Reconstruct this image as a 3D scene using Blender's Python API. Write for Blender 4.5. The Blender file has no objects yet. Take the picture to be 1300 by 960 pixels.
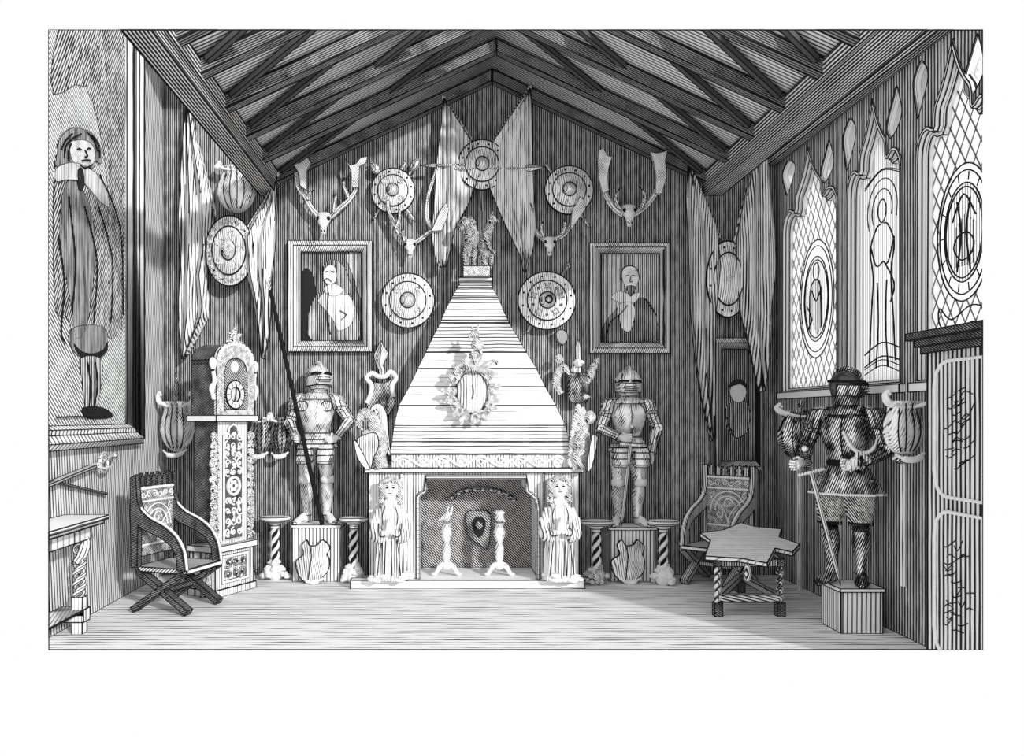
import bpy, bmesh, math, random
from mathutils import Vector, Matrix, noise
from mathutils.geometry import delaunay_2d_cdt
R = math.radians; PI = math.pi; sin = math.sin; cos = math.cos
random.seed(7)
S = bpy.context.scene
COL = S.collection
# ---------------------------------------------------------------- camera
F = 1074.0; CX = 568.0; CY = 530.0; EYE = 1.77        # focal length and vanishing point (1300 x 960 frame), eye height
cam = bpy.data.cameras.new('camera'); camo = bpy.data.objects.new('camera', cam); COL.objects.link(camo)
camo.location = (0, 0, EYE); camo.rotation_euler = (R(90), 0, 0)
cam.sensor_width = 36; cam.lens = 36*F/1300
cam.shift_x = (650-CX)/1300; cam.shift_y = (CY-480)/1300
cam.clip_start = .05; cam.clip_end = 200
S.camera = camo
# ---------------------------------------------------------------- daylight
w = bpy.data.worlds.new('daylight'); S.world = w; w.use_nodes = True
w.node_tree.nodes['Background'].inputs[0].default_value = (1, 1, 1, 1)
w.node_tree.nodes['Background'].inputs[1].default_value = 1.0
sl = bpy.data.lights.new('sun', 'SUN'); so = bpy.data.objects.new('sun', sl); COL.objects.link(so)
sl.energy = 3.0; sl.angle = R(2.5)
so.rotation_euler = Vector((-.52, .80, -.34)).to_track_quat('-Z', 'Y').to_euler()
so.location = (3, -2, 6)
S.view_settings.view_transform = 'Standard'; S.view_settings.look = 'None'
S.view_settings.exposure = 0; S.view_settings.gamma = 1; S.view_settings.use_curve_mapping = False
# ---------------------------------------------------------------- materials: ruled ink lines on paper white
MATS = {}
def hatch(name, d=(1,1,0), freq=30, duty=.5, var=.18, wob=.5, ns=2.5, light=.86, dark=.012, metal=0., rough=.85, st=(1,1,1), world=False, cross=None, soft=.22):
    m = bpy.data.materials.new(name); m.use_nodes = True; nt = m.node_tree; N = nt.nodes; L = nt.links
    b = N['Principled BSDF']
    if world: co = N.new('ShaderNodeNewGeometry').outputs['Position']
    else: co = N.new('ShaderNodeTexCoord').outputs['Object']
    def math_(op, a, b_=None, c=None):
        n = N.new('ShaderNodeMath'); n.operation = op
        for i, v in enumerate((a, b_, c)):
            if v is None: continue
            if isinstance(v, (int, float)): n.inputs[i].default_value = v
            else: L.new(v, n.inputs[i])
        return n.outputs[0]
    def noise_(sc, stretch, det=2):
        mp = N.new('ShaderNodeMapping'); mp.inputs['Scale'].default_value = stretch; L.new(co, mp.inputs[0])
        n = N.new('ShaderNodeTexNoise'); n.inputs['Scale'].default_value = sc; n.inputs['Detail'].default_value = det
        L.new(mp.outputs[0], n.inputs['Vector']); return n.outputs['Fac']
    n1 = noise_(ns, (1,1,1)); n2 = noise_(9, st, 3)
    def lines(dd, fr, du):
        dn = N.new('ShaderNodeVectorMath'); dn.operation = 'DOT_PRODUCT'; L.new(co, dn.inputs[0]); dn.inputs[1].default_value = dd
        v = math_('MULTIPLY_ADD', dn.outputs['Value'], fr, math_('MULTIPLY', n1, wob*6))
        tri = math_('MULTIPLY', math_('ABSOLUTE', math_('SUBTRACT', math_('FRACT', v), .5)), 2)
        thr = math_('MULTIPLY_ADD', math_('SUBTRACT', n2, .5), var*4, du)
        mr = N.new('ShaderNodeMapRange'); mr.interpolation_type = 'SMOOTHSTEP'
        L.new(math_('SUBTRACT', tri, thr), mr.inputs[0]); mr.inputs[1].default_value = -soft; mr.inputs[2].default_value = soft
        mr.inputs[3].default_value = 1; mr.inputs[4].default_value = 0
        return mr.outputs[0]
    k = lines(d, freq, duty)
    if cross: k = math_('MAXIMUM', k, lines(*cross))
    mx = N.new('ShaderNodeMix'); mx.data_type = 'RGBA'
    L.new(k, mx.inputs[0]); mx.inputs[6].default_value = (light,)*3+(1,); mx.inputs[7].default_value = (dark,)*3+(1,)
    L.new(mx.outputs[2], b.inputs['Base Color'])
    b.inputs['Roughness'].default_value = rough; b.inputs['Metallic'].default_value = metal
    b.inputs['Specular IOR Level'].default_value = .5 if metal else .15
    MATS[name] = m; return m
def plain(name, v, rough=.8, metal=0):
    m = bpy.data.materials.new(name); m.use_nodes = True; b = m.node_tree.nodes['Principled BSDF']
    N = m.node_tree.nodes; L = m.node_tree.links
    tc = N.new('ShaderNodeTexCoord'); n = N.new('ShaderNodeTexNoise'); n.inputs['Scale'].default_value = 25; L.new(tc.outputs['Object'], n.inputs['Vector'])
    mr = N.new('ShaderNodeMapRange'); mr.inputs[3].default_value = v*.8; mr.inputs[4].default_value = min(v*1.15, .95); L.new(n.outputs['Fac'], mr.inputs[0])
    L.new(mr.outputs[0], b.inputs['Base Color'])
    b.inputs['Roughness'].default_value = rough; b.inputs['Metallic'].default_value = metal
    b.inputs['Specular IOR Level'].default_value = .2
    MATS[name] = m; return m
plain('ink', .008); plain('black', .015, .5); plain('white', .88); plain('grey', .35); plain('pale', .68); plain('charcoal', .05); plain('brace', .085); plain('black_steel', .03, .22); MATS['black_steel'].node_tree.nodes['Principled BSDF'].inputs['Specular IOR Level'].default_value = .8
V = (1,1,0); HZ = (0,0,1)
hatch('wall_back', V, 42, .63, .20, .05, 2, world=True, st=(2.5,2.5,.8), light=.60, dark=.015, soft=.34)
hatch('wall_left', (1,1,.10), 21, .36, .14, .08, world=True, st=(1,1,.3))
hatch('wall_right', V, 24, .58, .17, .04, world=True, st=(2,2,.6), light=.7, dark=.025, soft=.35)
hatch('floor', (0,1,0), 14, .13, .42, .10, 1.3, world=True, st=(.22,2.4,1), light=.93)
hatch('roof', (0,1,0), 22, .34, .12, .05, world=True, st=(.4,1,.4), light=.85)
hatch('beam', (-.40,.55,.9), 60, .66, .22, .03, world=True, st=(.8,1.5,.8), light=.42, dark=.02, soft=.4)
hatch('beam_right', (.44,.55,.9), 60, .68, .16, .04, world=True, st=(.8,1.5,.8), light=.38, dark=.02, soft=.4)
hatch('beam_long', (1,0,1), 38, .64, .12, .04, world=True, st=(1,.2,1), light=.75)
hatch('plate', (1,0,1), 30, .56, .10, .03, st=(1,.1,1), light=.8)
hatch('stone', HZ, 26, .26, .16, .08, st=(.15,.3,2))
hatch('stone_v', (1,.3,0), 34, .20, .26, .04, st=(1,1,.2))
hatch('stone_white', HZ, 22, .05, .10, .1, st=(.15,.3,2), light=.92)
hatch('soot', (1,.3,1), 34, .62, .14, .04, light=.7)
hatch('dark_wood', (.5,.4,1), 60, .84, .16, .08, 5, light=.5, rough=.5)
hatch('mid_wood', V, 44, .46, .2, .05, st=(1,1,.2), light=.8)
hatch('mid_side', V, 20, .46, .18, .05, st=(1,1,.2), light=.8)
hatch('mid_wood_h', (.2,.6,.8), 50, .42, .2, .08, st=(.2,.3,1.5), light=.82)
hatch('light_wood', V, 40, .24, .16, .05, st=(1,1,.2), light=.88)
hatch('frame_side', (1,0,0), 15, .30, .12, .03, st=(1,1,.2), light=.9)
hatch('carved', (1,.6,.7), 55, .40, .38, .10, 5, light=.86, st=(3,3,3))
hatch('carved_dark', (1,.6,.7), 55, .62, .34, .10, 5, light=.8, st=(3,3,3))
hatch('table_top', (0,1,.3), 26, .14, .10, .03, light=.94)
hatch('pedestal', V, 26, .30, .08, .03, st=(1,1,.15), light=.92)
hatch('steel', (.9,.2,-.35), 56, .18, .70, .08, 3, light=.96, metal=.35, rough=.28, st=(1.6,1.6,.7), soft=.3)
hatch('steel_dark', (.9,.2,-.35), 62, .68, .55, .10, 3, light=.9, metal=.8, rough=.26, st=(1.6,1.6,.7), soft=.3)
hatch('shield_metal', V, 46, .30, .24, .05, 3, light=.88, metal=.35, rough=.4, st=(1.2,1.2,.7))
hatch('cloth', (1,0,0), 46, .28, .42, .05, 2.5, st=(2.2,2.2,.25), light=.92)
hatch('cloth_grey', (1,0,0), 46, .44, .34, .05, 2.5, st=(2.2,2.2,.25), light=.85)
hatch('cloth_dark', (1,0,0), 46, .66, .30, .06, 2.5, st=(2.2,2.2,.4), light=.75)
hatch('bone', (.8,.5,.5), 62, .22, .30, .08, 5, light=.92)
hatch('frame', V, 44, .38, .2, .05, st=(1,1,.25), light=.85)
hatch('canvas_dark', V, 44, .74, .22, .05, st=(1,1,.4), light=.6)
hatch('canvas_mid', V, 44, .50, .18, .05, st=(1,1,.4), light=.8)
hatch('canvas_face', (1,0,-.8), 50, .16, .30, .05, 3, st=(1.5,1.5,1.5), light=.88)
hatch('canvas_diag', (0,.8,1), 24, .38, .18, .06, light=.88, world=True)
hatch('paint_cloak', (0,.8,-.5), 34, .56, .40, .10, 2, light=.8, world=True, st=(1,3,1), soft=.35)
hatch('paint_hose', (0,1,0), 22, .55, .14, .03, light=.85, world=True)
hatch('reveal', (1,0,0), 26, .08, .08, .01, light=.96, world=True, st=(1,1,.1))
def pane_material():
    m = bpy.data.materials.new('leaded_glass'); m.use_nodes = True; nt = m.node_tree; N = nt.nodes; L = nt.links
    N.remove(N['Principled BSDF']); out = N['Material Output']
    co = N.new('ShaderNodeNewGeometry').outputs['Position']; ks = []
    for dd in ((0,1,.62), (0,1,-.62)):
        dn = N.new('ShaderNodeVectorMath'); dn.operation = 'DOT_PRODUCT'; L.new(co, dn.inputs[0]); dn.inputs[1].default_value = dd
        a = N.new('ShaderNodeMath'); a.operation = 'MULTIPLY'; L.new(dn.outputs['Value'], a.inputs[0]); a.inputs[1].default_value = 8.2
        b = N.new('ShaderNodeMath'); b.operation = 'FRACT'; L.new(a.outputs[0], b.inputs[0])
        c = N.new('ShaderNodeMath'); c.operation = 'LESS_THAN'; L.new(b.outputs[0], c.inputs[0]); c.inputs[1].default_value = .13
        ks.append(c.outputs[0])
    mxm = N.new('ShaderNodeMath'); mxm.operation = 'MAXIMUM'; L.new(ks[0], mxm.inputs[0]); L.new(ks[1], mxm.inputs[1])
    ns = N.new('ShaderNodeTexNoise'); ns.inputs['Scale'].default_value = 5; L.new(co, ns.inputs['Vector'])
    mr = N.new('ShaderNodeMapRange'); mr.inputs[3].default_value = .78; mr.inputs[4].default_value = 1.0; L.new(ns.outputs['Fac'], mr.inputs[0])
    mx = N.new('ShaderNodeMix'); mx.data_type = 'RGBA'; L.new(mxm.outputs[0], mx.inputs[0]); L.new(mr.outputs[0], mx.inputs[6]); mx.inputs[7].default_value = (.12,.12,.12,1)
    t = N.new('ShaderNodeBsdfTranslucent'); L.new(mx.outputs[2], t.inputs[0]); L.new(t.outputs[0], out.inputs[0])
    MATS['leaded_glass'] = m
    for nm, du in (('clear_glass', .04), ('stained_glass', .22), ('stained_dark', .42)):
        m = bpy.data.materials.new(nm); m.use_nodes = True; nt = m.node_tree; N = nt.nodes; L = nt.links
        N.remove(N['Principled BSDF']); out = N['Material Output']; co = N.new('ShaderNodeNewGeometry').outputs['Position']
        dn = N.new('ShaderNodeVectorMath'); dn.operation = 'DOT_PRODUCT'; L.new(co, dn.inputs[0]); dn.inputs[1].default_value = (0,30,0)
        b = N.new('ShaderNodeMath'); b.operation = 'FRACT'; L.new(dn.outputs['Value'], b.inputs[0])
        c = N.new('ShaderNodeMath'); c.operation = 'LESS_THAN'; L.new(b.outputs[0], c.inputs[0]); c.inputs[1].default_value = du
        mx = N.new('ShaderNodeMix'); mx.data_type = 'RGBA'; L.new(c.outputs[0], mx.inputs[0]); mx.inputs[6].default_value = (.93,.93,.93,1); mx.inputs[7].default_value = (.1,.1,.1,1)
        t = N.new('ShaderNodeBsdfTranslucent'); L.new(mx.outputs[2], t.inputs[0]); L.new(t.outputs[0], out.inputs[0])
        MATS[nm] = m
pane_material()
# ---------------------------------------------------------------- mesh builder
class MB:
    def __init__(s, mat='white'):
        s.v = []; s.f = []; s.fm = []; s.mats = [mat]; s.m = 0; s.M = Matrix()
    def use(s, mat):
        if mat not in s.mats: s.mats.append(mat)
        s.m = s.mats.index(mat); return s
    def add(s, vs, fs):
        o = len(s.v); s.v += [s.M @ Vector(p) for p in vs]
        for f in fs: s.f.append([o+i for i in f]); s.fm.append(s.m)
        return s
    def box(s, x0, x1, y0, y1, z0, z1):
        return s.add([(x,y,z) for z in (z0,z1) for y in (y0,y1) for x in (x0,x1)], [(0,1,3,2),(4,6,7,5),(0,4,5,1),(2,3,7,6),(0,2,6,4),(1,5,7,3)])
    def bar(s, p, q, w, h=None, up=(0,0,1)):           # rectangular bar from p to q
        h = h or w; p = Vector(p); q = Vector(q); d = (q-p).normalized(); u = Vector(up)
        if abs(d.dot(u)) > .95: u = Vector((0,1,0))
        a = d.cross(u).normalized()*w/2; b = a.cross(d).normalized()*h/2
        vs = [c+i*a+j*b for c in (p,q) for i,j in ((-1,-1),(1,-1),(1,1),(-1,1))]
        return s.add(vs, [(0,3,2,1),(4,5,6,7),(0,1,5,4),(1,2,6,5),(2,3,7,6),(3,0,4,7)])
    def loft(s, rings, cap=True):
        n = len(rings[0]); vs = [p for r in rings for p in r]; fs = []
        for i in range(len(rings)-1):
            for j in range(n): fs.append((i*n+j, i*n+(j+1)%n, (i+1)*n+(j+1)%n, (i+1)*n+j))
        if cap: fs.append(tuple(range(n))[::-1]); fs.append(tuple((len(rings)-1)*n+j for j in range(n)))
        return s.add(vs, fs)
    def tube(s, pts, r, n=8, flat=1.0, up=(0,1,0), closed=False):
        pts = [Vector(p) for p in pts]; k = len(pts); rr = r if isinstance(r, (list,tuple)) else [r]*k
        if len(rr) != k: rr = [rr[0]+(rr[-1]-rr[0])*i/(k-1) for i in range(k)] if len(rr) == 2 else [rr[min(int(i*len(rr)/k), len(rr)-1)] for i in range(k)]
        rings = []; pu = Vector(up)
        for i, p in enumerate(pts):
            if closed: d = (pts[(i+1)%k]-pts[i-1])
            else: d = (pts[min(i+1,k-1)]-pts[max(i-1,0)])
            d.normalize() if d.length > 1e-9 else None
            a = d.cross(pu)
            if a.length < .05: a = d.cross(Vector((1,0,0)))
            if a.length < .05: a = d.cross(Vector((0,0,1)))
            a.normalize(); b = a.cross(d).normalized(); a = a
            rings.append([p+a*cos(2*PI*j/n)*rr[i]+b*sin(2*PI*j/n)*rr[i]*flat for j in range(n)])
        if closed: rings.append(rings[0]); return s.loft(rings, False)
        return s.loft(rings)
    def sweep(s, pts, r, n=8, sub=6, **k):
        return s.tube(spline(pts, sub), r, n, **k)
    def lathe(s, prof, c=(0,0,0), n=20, sx=1, sy=1, axis='z'):     # prof: (radius, height)
        rings = []
        for r, h in prof:
            ring = []
            for j in range(n):
                a = 2*PI*j/n; x, y, z = r*cos(a)*sx, r*sin(a)*sy, h
                if axis == 'y': x, y, z = x, -h, r*sin(a)*sy      # axis towards the viewer
                ring.append((x+c[0], y+c[1], z+c[2]))
            rings.append(ring)
        return s.loft(rings)
    def blob(s, c, r, n=10, m=7, amp=0, rot=None, seed=0):
        if isinstance(r, (int,float)): r = (r,r,r)
        rings = []; Mx = rot.to_matrix() if rot else Matrix.Identity(3); c = Vector(c)
        for i in range(1, m):
            t = PI*i/m; ring = []
            for j in range(n):
                a = 2*PI*j/n; d = Vector((sin(t)*cos(a), sin(t)*sin(a), cos(t)))
                k = 1+amp*noise.noise(d*2.3+Vector((seed,seed*2,0))) if amp else 1
                ring.append(c+Mx@Vector((d.x*r[0]*k, d.y*r[1]*k, d.z*r[2]*k)))
            rings.append(ring)
        vs = [p for q in rings for p in q]; fs = []
        for i in range(len(rings)-1):
            for j in range(n): fs.append((i*n+j, (i+1)*n+j, (i+1)*n+(j+1)%n, i*n+(j+1)%n))
        t = len(vs); vs += [c+Mx@Vector((0,0,r[2])), c-Mx@Vector((0,0,r[2]))]
        for j in range(n): fs.append((t, j, (j+1)%n)); fs.append((t+1, (m-2)*n+(j+1)%n, (m-2)*n+j))
        return s.add(vs, fs)
    def poly(s, pts, w0, w1, holes=(), mp=None):        # prism of a 2-D outline; mp maps (u, v, w) to space (default x, z with depth y)
        mp = mp or (lambda u, v, q: (u, q, v))
        loops = [list(pts)]+[list(h) for h in holes]
        co = []; ed = []
        for lp in loops:
            o = len(co); co += [Vector(p[:2]) for p in lp]; ed += [(o+i, o+(i+1)%len(lp)) for i in range(len(lp))]
        v2, e2, f2, *_ = delaunay_2d_cdt(co, ed, [], 0, 1e-6)
        keep = []
        for f in f2:
            c = sum((v2[i] for i in f), Vector((0,0)))/len(f)
            if inside(c, loops[0]) and not any(inside(c, h) for h in loops[1:]): keep.append(list(f))
        cnt = {}
        for f in keep:
            for i in range(len(f)):
                e = (f[i], f[(i+1)%len(f)]); cnt[e] = 1
        n = len(v2); vs = [mp(p.x, p.y, w0) for p in v2]+[mp(p.x, p.y, w1) for p in v2]
        fs = [f for f in keep]+[[i+n for i in reversed(f)] for f in keep]
        for a, b in cnt:
            if (b, a) not in cnt: fs.append([b, a, a+n, b+n])
        return s.add(vs, fs)
    def ring(s, c, r0, r1, y0, y1, n=28, sx=1, sz=1):
        o = [(c[0]+r1*cos(2*PI*i/n)*sx, c[1]+r1*sin(2*PI*i/n)*sz) for i in range(n)]
        i_ = [(c[0]+r0*cos(2*PI*i/n)*sx, c[1]+r0*sin(2*PI*i/n)*sz) for i in range(n)]
        rings = [[(x,y1,z) for x,z in o], [(x,y0,z) for x,z in o], [(x,y0,z) for x,z in i_], [(x,y1,z) for x,z in i_]]
        rings.append(rings[0]); return s.loft(rings, False)
    def cloth(s, left, right, y=0, amp=.02, k=3, rows=26, cols=18, th=.006, ph=0, y2=None):
        L_ = resample(left, rows); R_ = resample(right, rows); g = []
        for i in range(rows):
            t = i/(rows-1)
            for j in range(cols):
                u = j/(cols-1); x = L_[i][0]+(R_[i][0]-L_[i][0])*u; z = L_[i][1]+(R_[i][1]-L_[i][1])*u
                yy = y+((y2-y)*t if y2 is not None else 0)-abs(amp)*(1+sin(u*k*2*PI+ph+t*2.2+1.3*sin(3*t+u*2)))*(.25+.75*min(1,t*2))
                g.append((x, yy, z))
        nb = len(g); vs = g+[(x, yy+th, z) for x,yy,z in g]; fs = []
        for i in range(rows-1):
            for j in range(cols-1):
                a = i*cols+j; q = (a, a+cols, a+cols+1, a+1); fs.append(q); fs.append(tuple(x+nb for x in q[::-1]))
        edge = [j for j in range(cols)]+[i*cols+cols-1 for i in range(1,rows)]+[(rows-1)*cols+j for j in range(cols-2,-1,-1)]+[i*cols for i in range(rows-2,0,-1)]
        for i in range(len(edge)):
            a, b = edge[i], edge[(i+1)%len(edge)]; fs.append((a, b, b+nb, a+nb))
        return s.add(vs, fs)
def inside(p, poly):
    r = False; n = len(poly)
    for i in range(n):
        x1, y1 = poly[i][0], poly[i][1]; x2, y2 = poly[(i+1)%n][0], poly[(i+1)%n][1]
        if (y1 > p[1]) != (y2 > p[1]) and p[0] < (x2-x1)*(p[1]-y1)/(y2-y1)+x1: r = not r
    return r
def resample(pts, n):
    d = [0]
    for i in range(1, len(pts)): d.append(d[-1]+math.dist(pts[i], pts[i-1]))
    out = []
    for k in range(n):
        t = d[-1]*k/(n-1); i = 1
        while i < len(pts)-1 and d[i] < t: i += 1
        u = (t-d[i-1])/max(d[i]-d[i-1], 1e-9)
        out.append(tuple(a+(b-a)*u for a, b in zip(pts[i-1], pts[i])))
    return out
def spline(pts, sub=6, closed=False):
    pts = [Vector(p) for p in pts]; n = len(pts); out = []
    for i in range(n if closed else n-1):
        if closed: p0, p1, p2, p3 = pts[i-1], pts[i], pts[(i+1)%n], pts[(i+2)%n]
        else: p0, p1, p2, p3 = pts[max(i-1,0)], pts[i], pts[i+1], pts[min(i+2,n-1)]
        for k in range(sub):
            t = k/sub
            out.append(.5*((2*p1)+(p2-p0)*t+(2*p0-5*p1+4*p2-p3)*t*t+(3*p1-p0-3*p2+p3)*t**3))
    if not closed: out.append(pts[-1])
    return out
def sp2(pts, sub=5, closed=True): return [(p.x, p.y) for p in spline([(a,b,0) for a,b in pts], sub, closed)]
# frame of the place that the picture shows: surfaces end where the picture ends
EDGE = (62, 1247, 38, 825)
def trim_planes():
    C = Vector((0,0,EYE)); px0, px1, py0, py1 = EDGE
    return [(C, Vector((-1,0,0))*1+Vector((0,1,0))*((px0-CX)/F)), (C, Vector((1,0,0))-Vector((0,1,0))*((px1-CX)/F)),
            (C, Vector((0,0,1))-Vector((0,1,0))*((CY-py0)/F)), (C, Vector((0,0,-1))+Vector((0,1,0))*((CY-py1)/F))]
def obj(name, mb, parent=None, ink=.0055, trim=False, smooth=38, kind=None, M=None):
    bm = bmesh.new(); vs = [bm.verts.new(p) for p in mb.v]
    for f, k in zip(mb.f, mb.fm):
        if len(set(f)) < 3: continue
        try: bm.faces.new([vs[i] for i in f]).material_index = k
        except ValueError: pass
    bmesh.ops.remove_doubles(bm, verts=bm.verts, dist=1e-5)
    M = M or (parent_matrix(parent) if parent else Matrix())
    if trim:
        bm.transform(M)
        for c, n in trim_planes():
            g = bmesh.ops.bisect_plane(bm, geom=bm.verts[:]+bm.edges[:]+bm.faces[:], dist=1e-5, plane_co=c, plane_no=n.normalized(), clear_outer=True)
            ce = [e for e in g['geom_cut'] if isinstance(e, bmesh.types.BMEdge) and e.is_valid and e.is_boundary]
            if ce:
                try: bmesh.ops.holes_fill(bm, edges=ce, sides=0)
                except Exception: pass
        bm.transform(M.inverted())
    bmesh.ops.recalc_face_normals(bm, faces=bm.faces)
    bm.normal_update(); sharp = []
    for f in bm.faces: f.smooth = True
    for e in bm.edges:
        if len(e.link_faces) == 2:
            if e.link_faces[0].normal.angle(e.link_faces[1].normal, 0) > R(smooth): e.smooth = False; sharp.append((e.verts[0].co.copy(), e.verts[1].co.copy()))
        elif len(e.link_faces) == 1: sharp.append((e.verts[0].co.copy(), e.verts[1].co.copy()))
    mats = list(mb.mats)
    if ink and sharp:
        if 'ink' not in mats: mats.append('ink')
        k = mats.index('ink')
        for p, q in sharp:
            d = q-p
            if d.length < 1e-4: continue
            d.normalize(); a = d.cross(Vector((0,0,1)) if abs(d.z) < .9 else Vector((1,0,0))).normalized(); b = d.cross(a)
            vv = [bm.verts.new(c+(a*cos(t)+b*sin(t))*ink) for c in (p-d*ink*.5, q+d*ink*.5) for t in (.78,2.35,3.93,5.5)]
            for f in ((0,1,5,4),(1,2,6,5),(2,3,7,6),(3,0,4,7)):
                fc = bm.faces.new([vv[i] for i in f]); fc.material_index = k
    me = bpy.data.meshes.new(name); bm.to_mesh(me); bm.free()
    for m in mats: me.materials.append(MATS[m])
    o = bpy.data.objects.new(name, me); COL.objects.link(o)
    if parent: o.parent = parent
    if kind: o['kind'] = kind
    return o
WORLD = {}
def parent_matrix(p):
    m = WORLD.get(p.name)
    if m is not None: return m
    return parent_matrix(p.parent) if p.parent else Matrix()
LW = -3.2; RW = 3.69; BW = 9.5
def W(px, py, Y): return Vector(((px-CX)*Y/F, Y, EYE-(py-CY)*Y/F))
class Thing:
    """An Empty at the thing's base. plane is a depth, 'L' (left wall) or 'R' (right wall); q() turns a point read off the picture into local x, z."""
    def __init__(s, name, label, cat, plane, px, py, group=None, rz=0, off=0, z=None):
        s.plane = plane; s.off = off
        if plane == 'L': s.X = LW+off; Y = s.X*F/(px-CX); loc = Vector((s.X, Y, EYE-(py-CY)*Y/F)); rot = PI/2
        elif plane == 'R': s.X = RW-off; Y = s.X*F/(px-CX); loc = Vector((s.X, Y, EYE-(py-CY)*Y/F)); rot = -PI/2
        else: loc = W(px, py, plane); rot = 0
        if z is not None: loc.z = z
        s.loc = loc; s.rot = rot+rz
        e = bpy.data.objects.new(name, None); COL.objects.link(e); e.empty_display_size = .1
        e.location = loc; e.rotation_euler = (0,0,s.rot); s.e = e
        e['label'] = label; e['category'] = cat
        if group: e['group'] = group
        WORLD[e.name] = Matrix.Translation(loc) @ Matrix.Rotation(s.rot, 4, 'Z')
    def q(s, px, py):
        if s.plane == 'L': Y = s.X*F/(px-CX); return (Y-s.loc.y, EYE-(py-CY)*Y/F-s.loc.z)
        if s.plane == 'R': Y = s.X*F/(px-CX); return (s.loc.y-Y, EYE-(py-CY)*Y/F-s.loc.z)
        p = W(px, py, s.plane); return (p.x-s.loc.x, p.z-s.loc.z)
    def qs(s, pts): return [s.q(*p) for p in pts]
    def q3(s, px, py, y=0): a = s.q(px, py); return (a[0], y, a[1])
    def part(s, name, mb, parent=None, **k): return obj(name, mb, parent or s.e, **k)
def struct(name, mb, **k):
    o = obj(name, mb, None, **k); o['kind'] = 'structure'; return o
# ================================================================ the setting
fl = MB('floor').box(LW-.1, RW+.1, 5.0, BW+.1, -.08, 0)
struct('floor', fl, trim=True)
bw = MB('wall_back').box(LW-.1, RW+.1, BW, BW+.12, 0, 5.75)
struct('wall_back', bw, trim=True)
lw = MB('wall_left').box(LW-.12, LW, 5.0, BW, 0, 5.75)
struct('wall_left', lw, trim=True)
# right wall with three ogee-headed windows and the small leaf-shaped lights between them
SILL = 2.04; TOP = 4.50
WINS = [(9.30, 7.98), (7.80, 6.86), (6.64, 5.70)]
def win_outline(y0, y1, grow=0.0):                     # (Y, z) outline, far side y0 to near side y1
    c = (y0+y1)/2; h = abs(y0-y1)/2+grow; T = TOP+grow
    half = [(1.0, SILL-grow), (1.0, 3.78), (.97, 3.88), (.86, 3.97), (.68, 4.0), (.52, 3.96), (.50, 4.04), (.46, 4.12), (.33, 4.20), (.20, 4.30), (.09, 4.42)]
    up = half[1:]+[(.0, T+.03)]; half = [half[0]]+[(p.x, p.y) for p in spline([(a,b,0) for a,b in up], 3)][:-1]
    r = [(c-h*s, z) for s, z in half]; l = [(c+h*s, z) for s, z in half[::-1]]
    return r+[(c, T+.03)]+l
LEAVES = [(1000, 226, 22, 7, -.10), (1050, 205, 25, 7, .22), (1077, 184, 32, 7, -.12), (1135, 142, 31, 8, .2), (1167, 114, 35, 8, -.1), (1236, 84, 38, 11, .2)]
def rwq(px, py, X=RW): Y = X*F/(px-CX); return (Y, EYE-(py-CY)*Y/F)
def leaf_outline(k):
    px, py, hh, ww, sl = LEAVES[k]
    cy, cz = rwq(px, py); s = cy/F; hz = hh*s; wy = ww*s*F/RW*cy/F*1.35
    pts = []
    for a, b in ((0,-1),(.55,-.45),(.95,.1),(.9,.5),(.45,.85),(0,1),(-.4,.85),(-.8,.5),(-.7,.05),(-.35,-.5)):
        pts.append((cy-(a*wy)+sl*b*hz, cz+b*hz if sl < 0 else cz-b*hz))
    return sp2(pts, 3)
rwm = lambda u, v, q: (q, u, v)
rw = MB('wall_right'); holes = [win_outline(*a) for a in WINS]+[leaf_outline(k) for k in range(6)]
rw.poly([(5.0,0),(BW,0),(BW,5.75),(5.0,5.75)], RW, RW+.22, holes, rwm)
struct('wall_right', rw, trim=True)
def loop_offset(o, d):
    n = len(o); out = []
    for i in range(n):
        a = Vector(o[i-1]); b = Vector(o[i]); c = Vector(o[(i+1)%n])
        e1 = (b-a).normalized(); e2 = (c-b).normalized(); nn = Vector((-(e1.y+e2.y), e1.x+e2.x))
        if nn.length < 1e-6: nn = Vector((-e1.y, e1.x))
        nn.normalize(); out.append((b.x+nn.x*d, b.y+nn.y*d))
    return out
GLASSX = RW+.085
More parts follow.
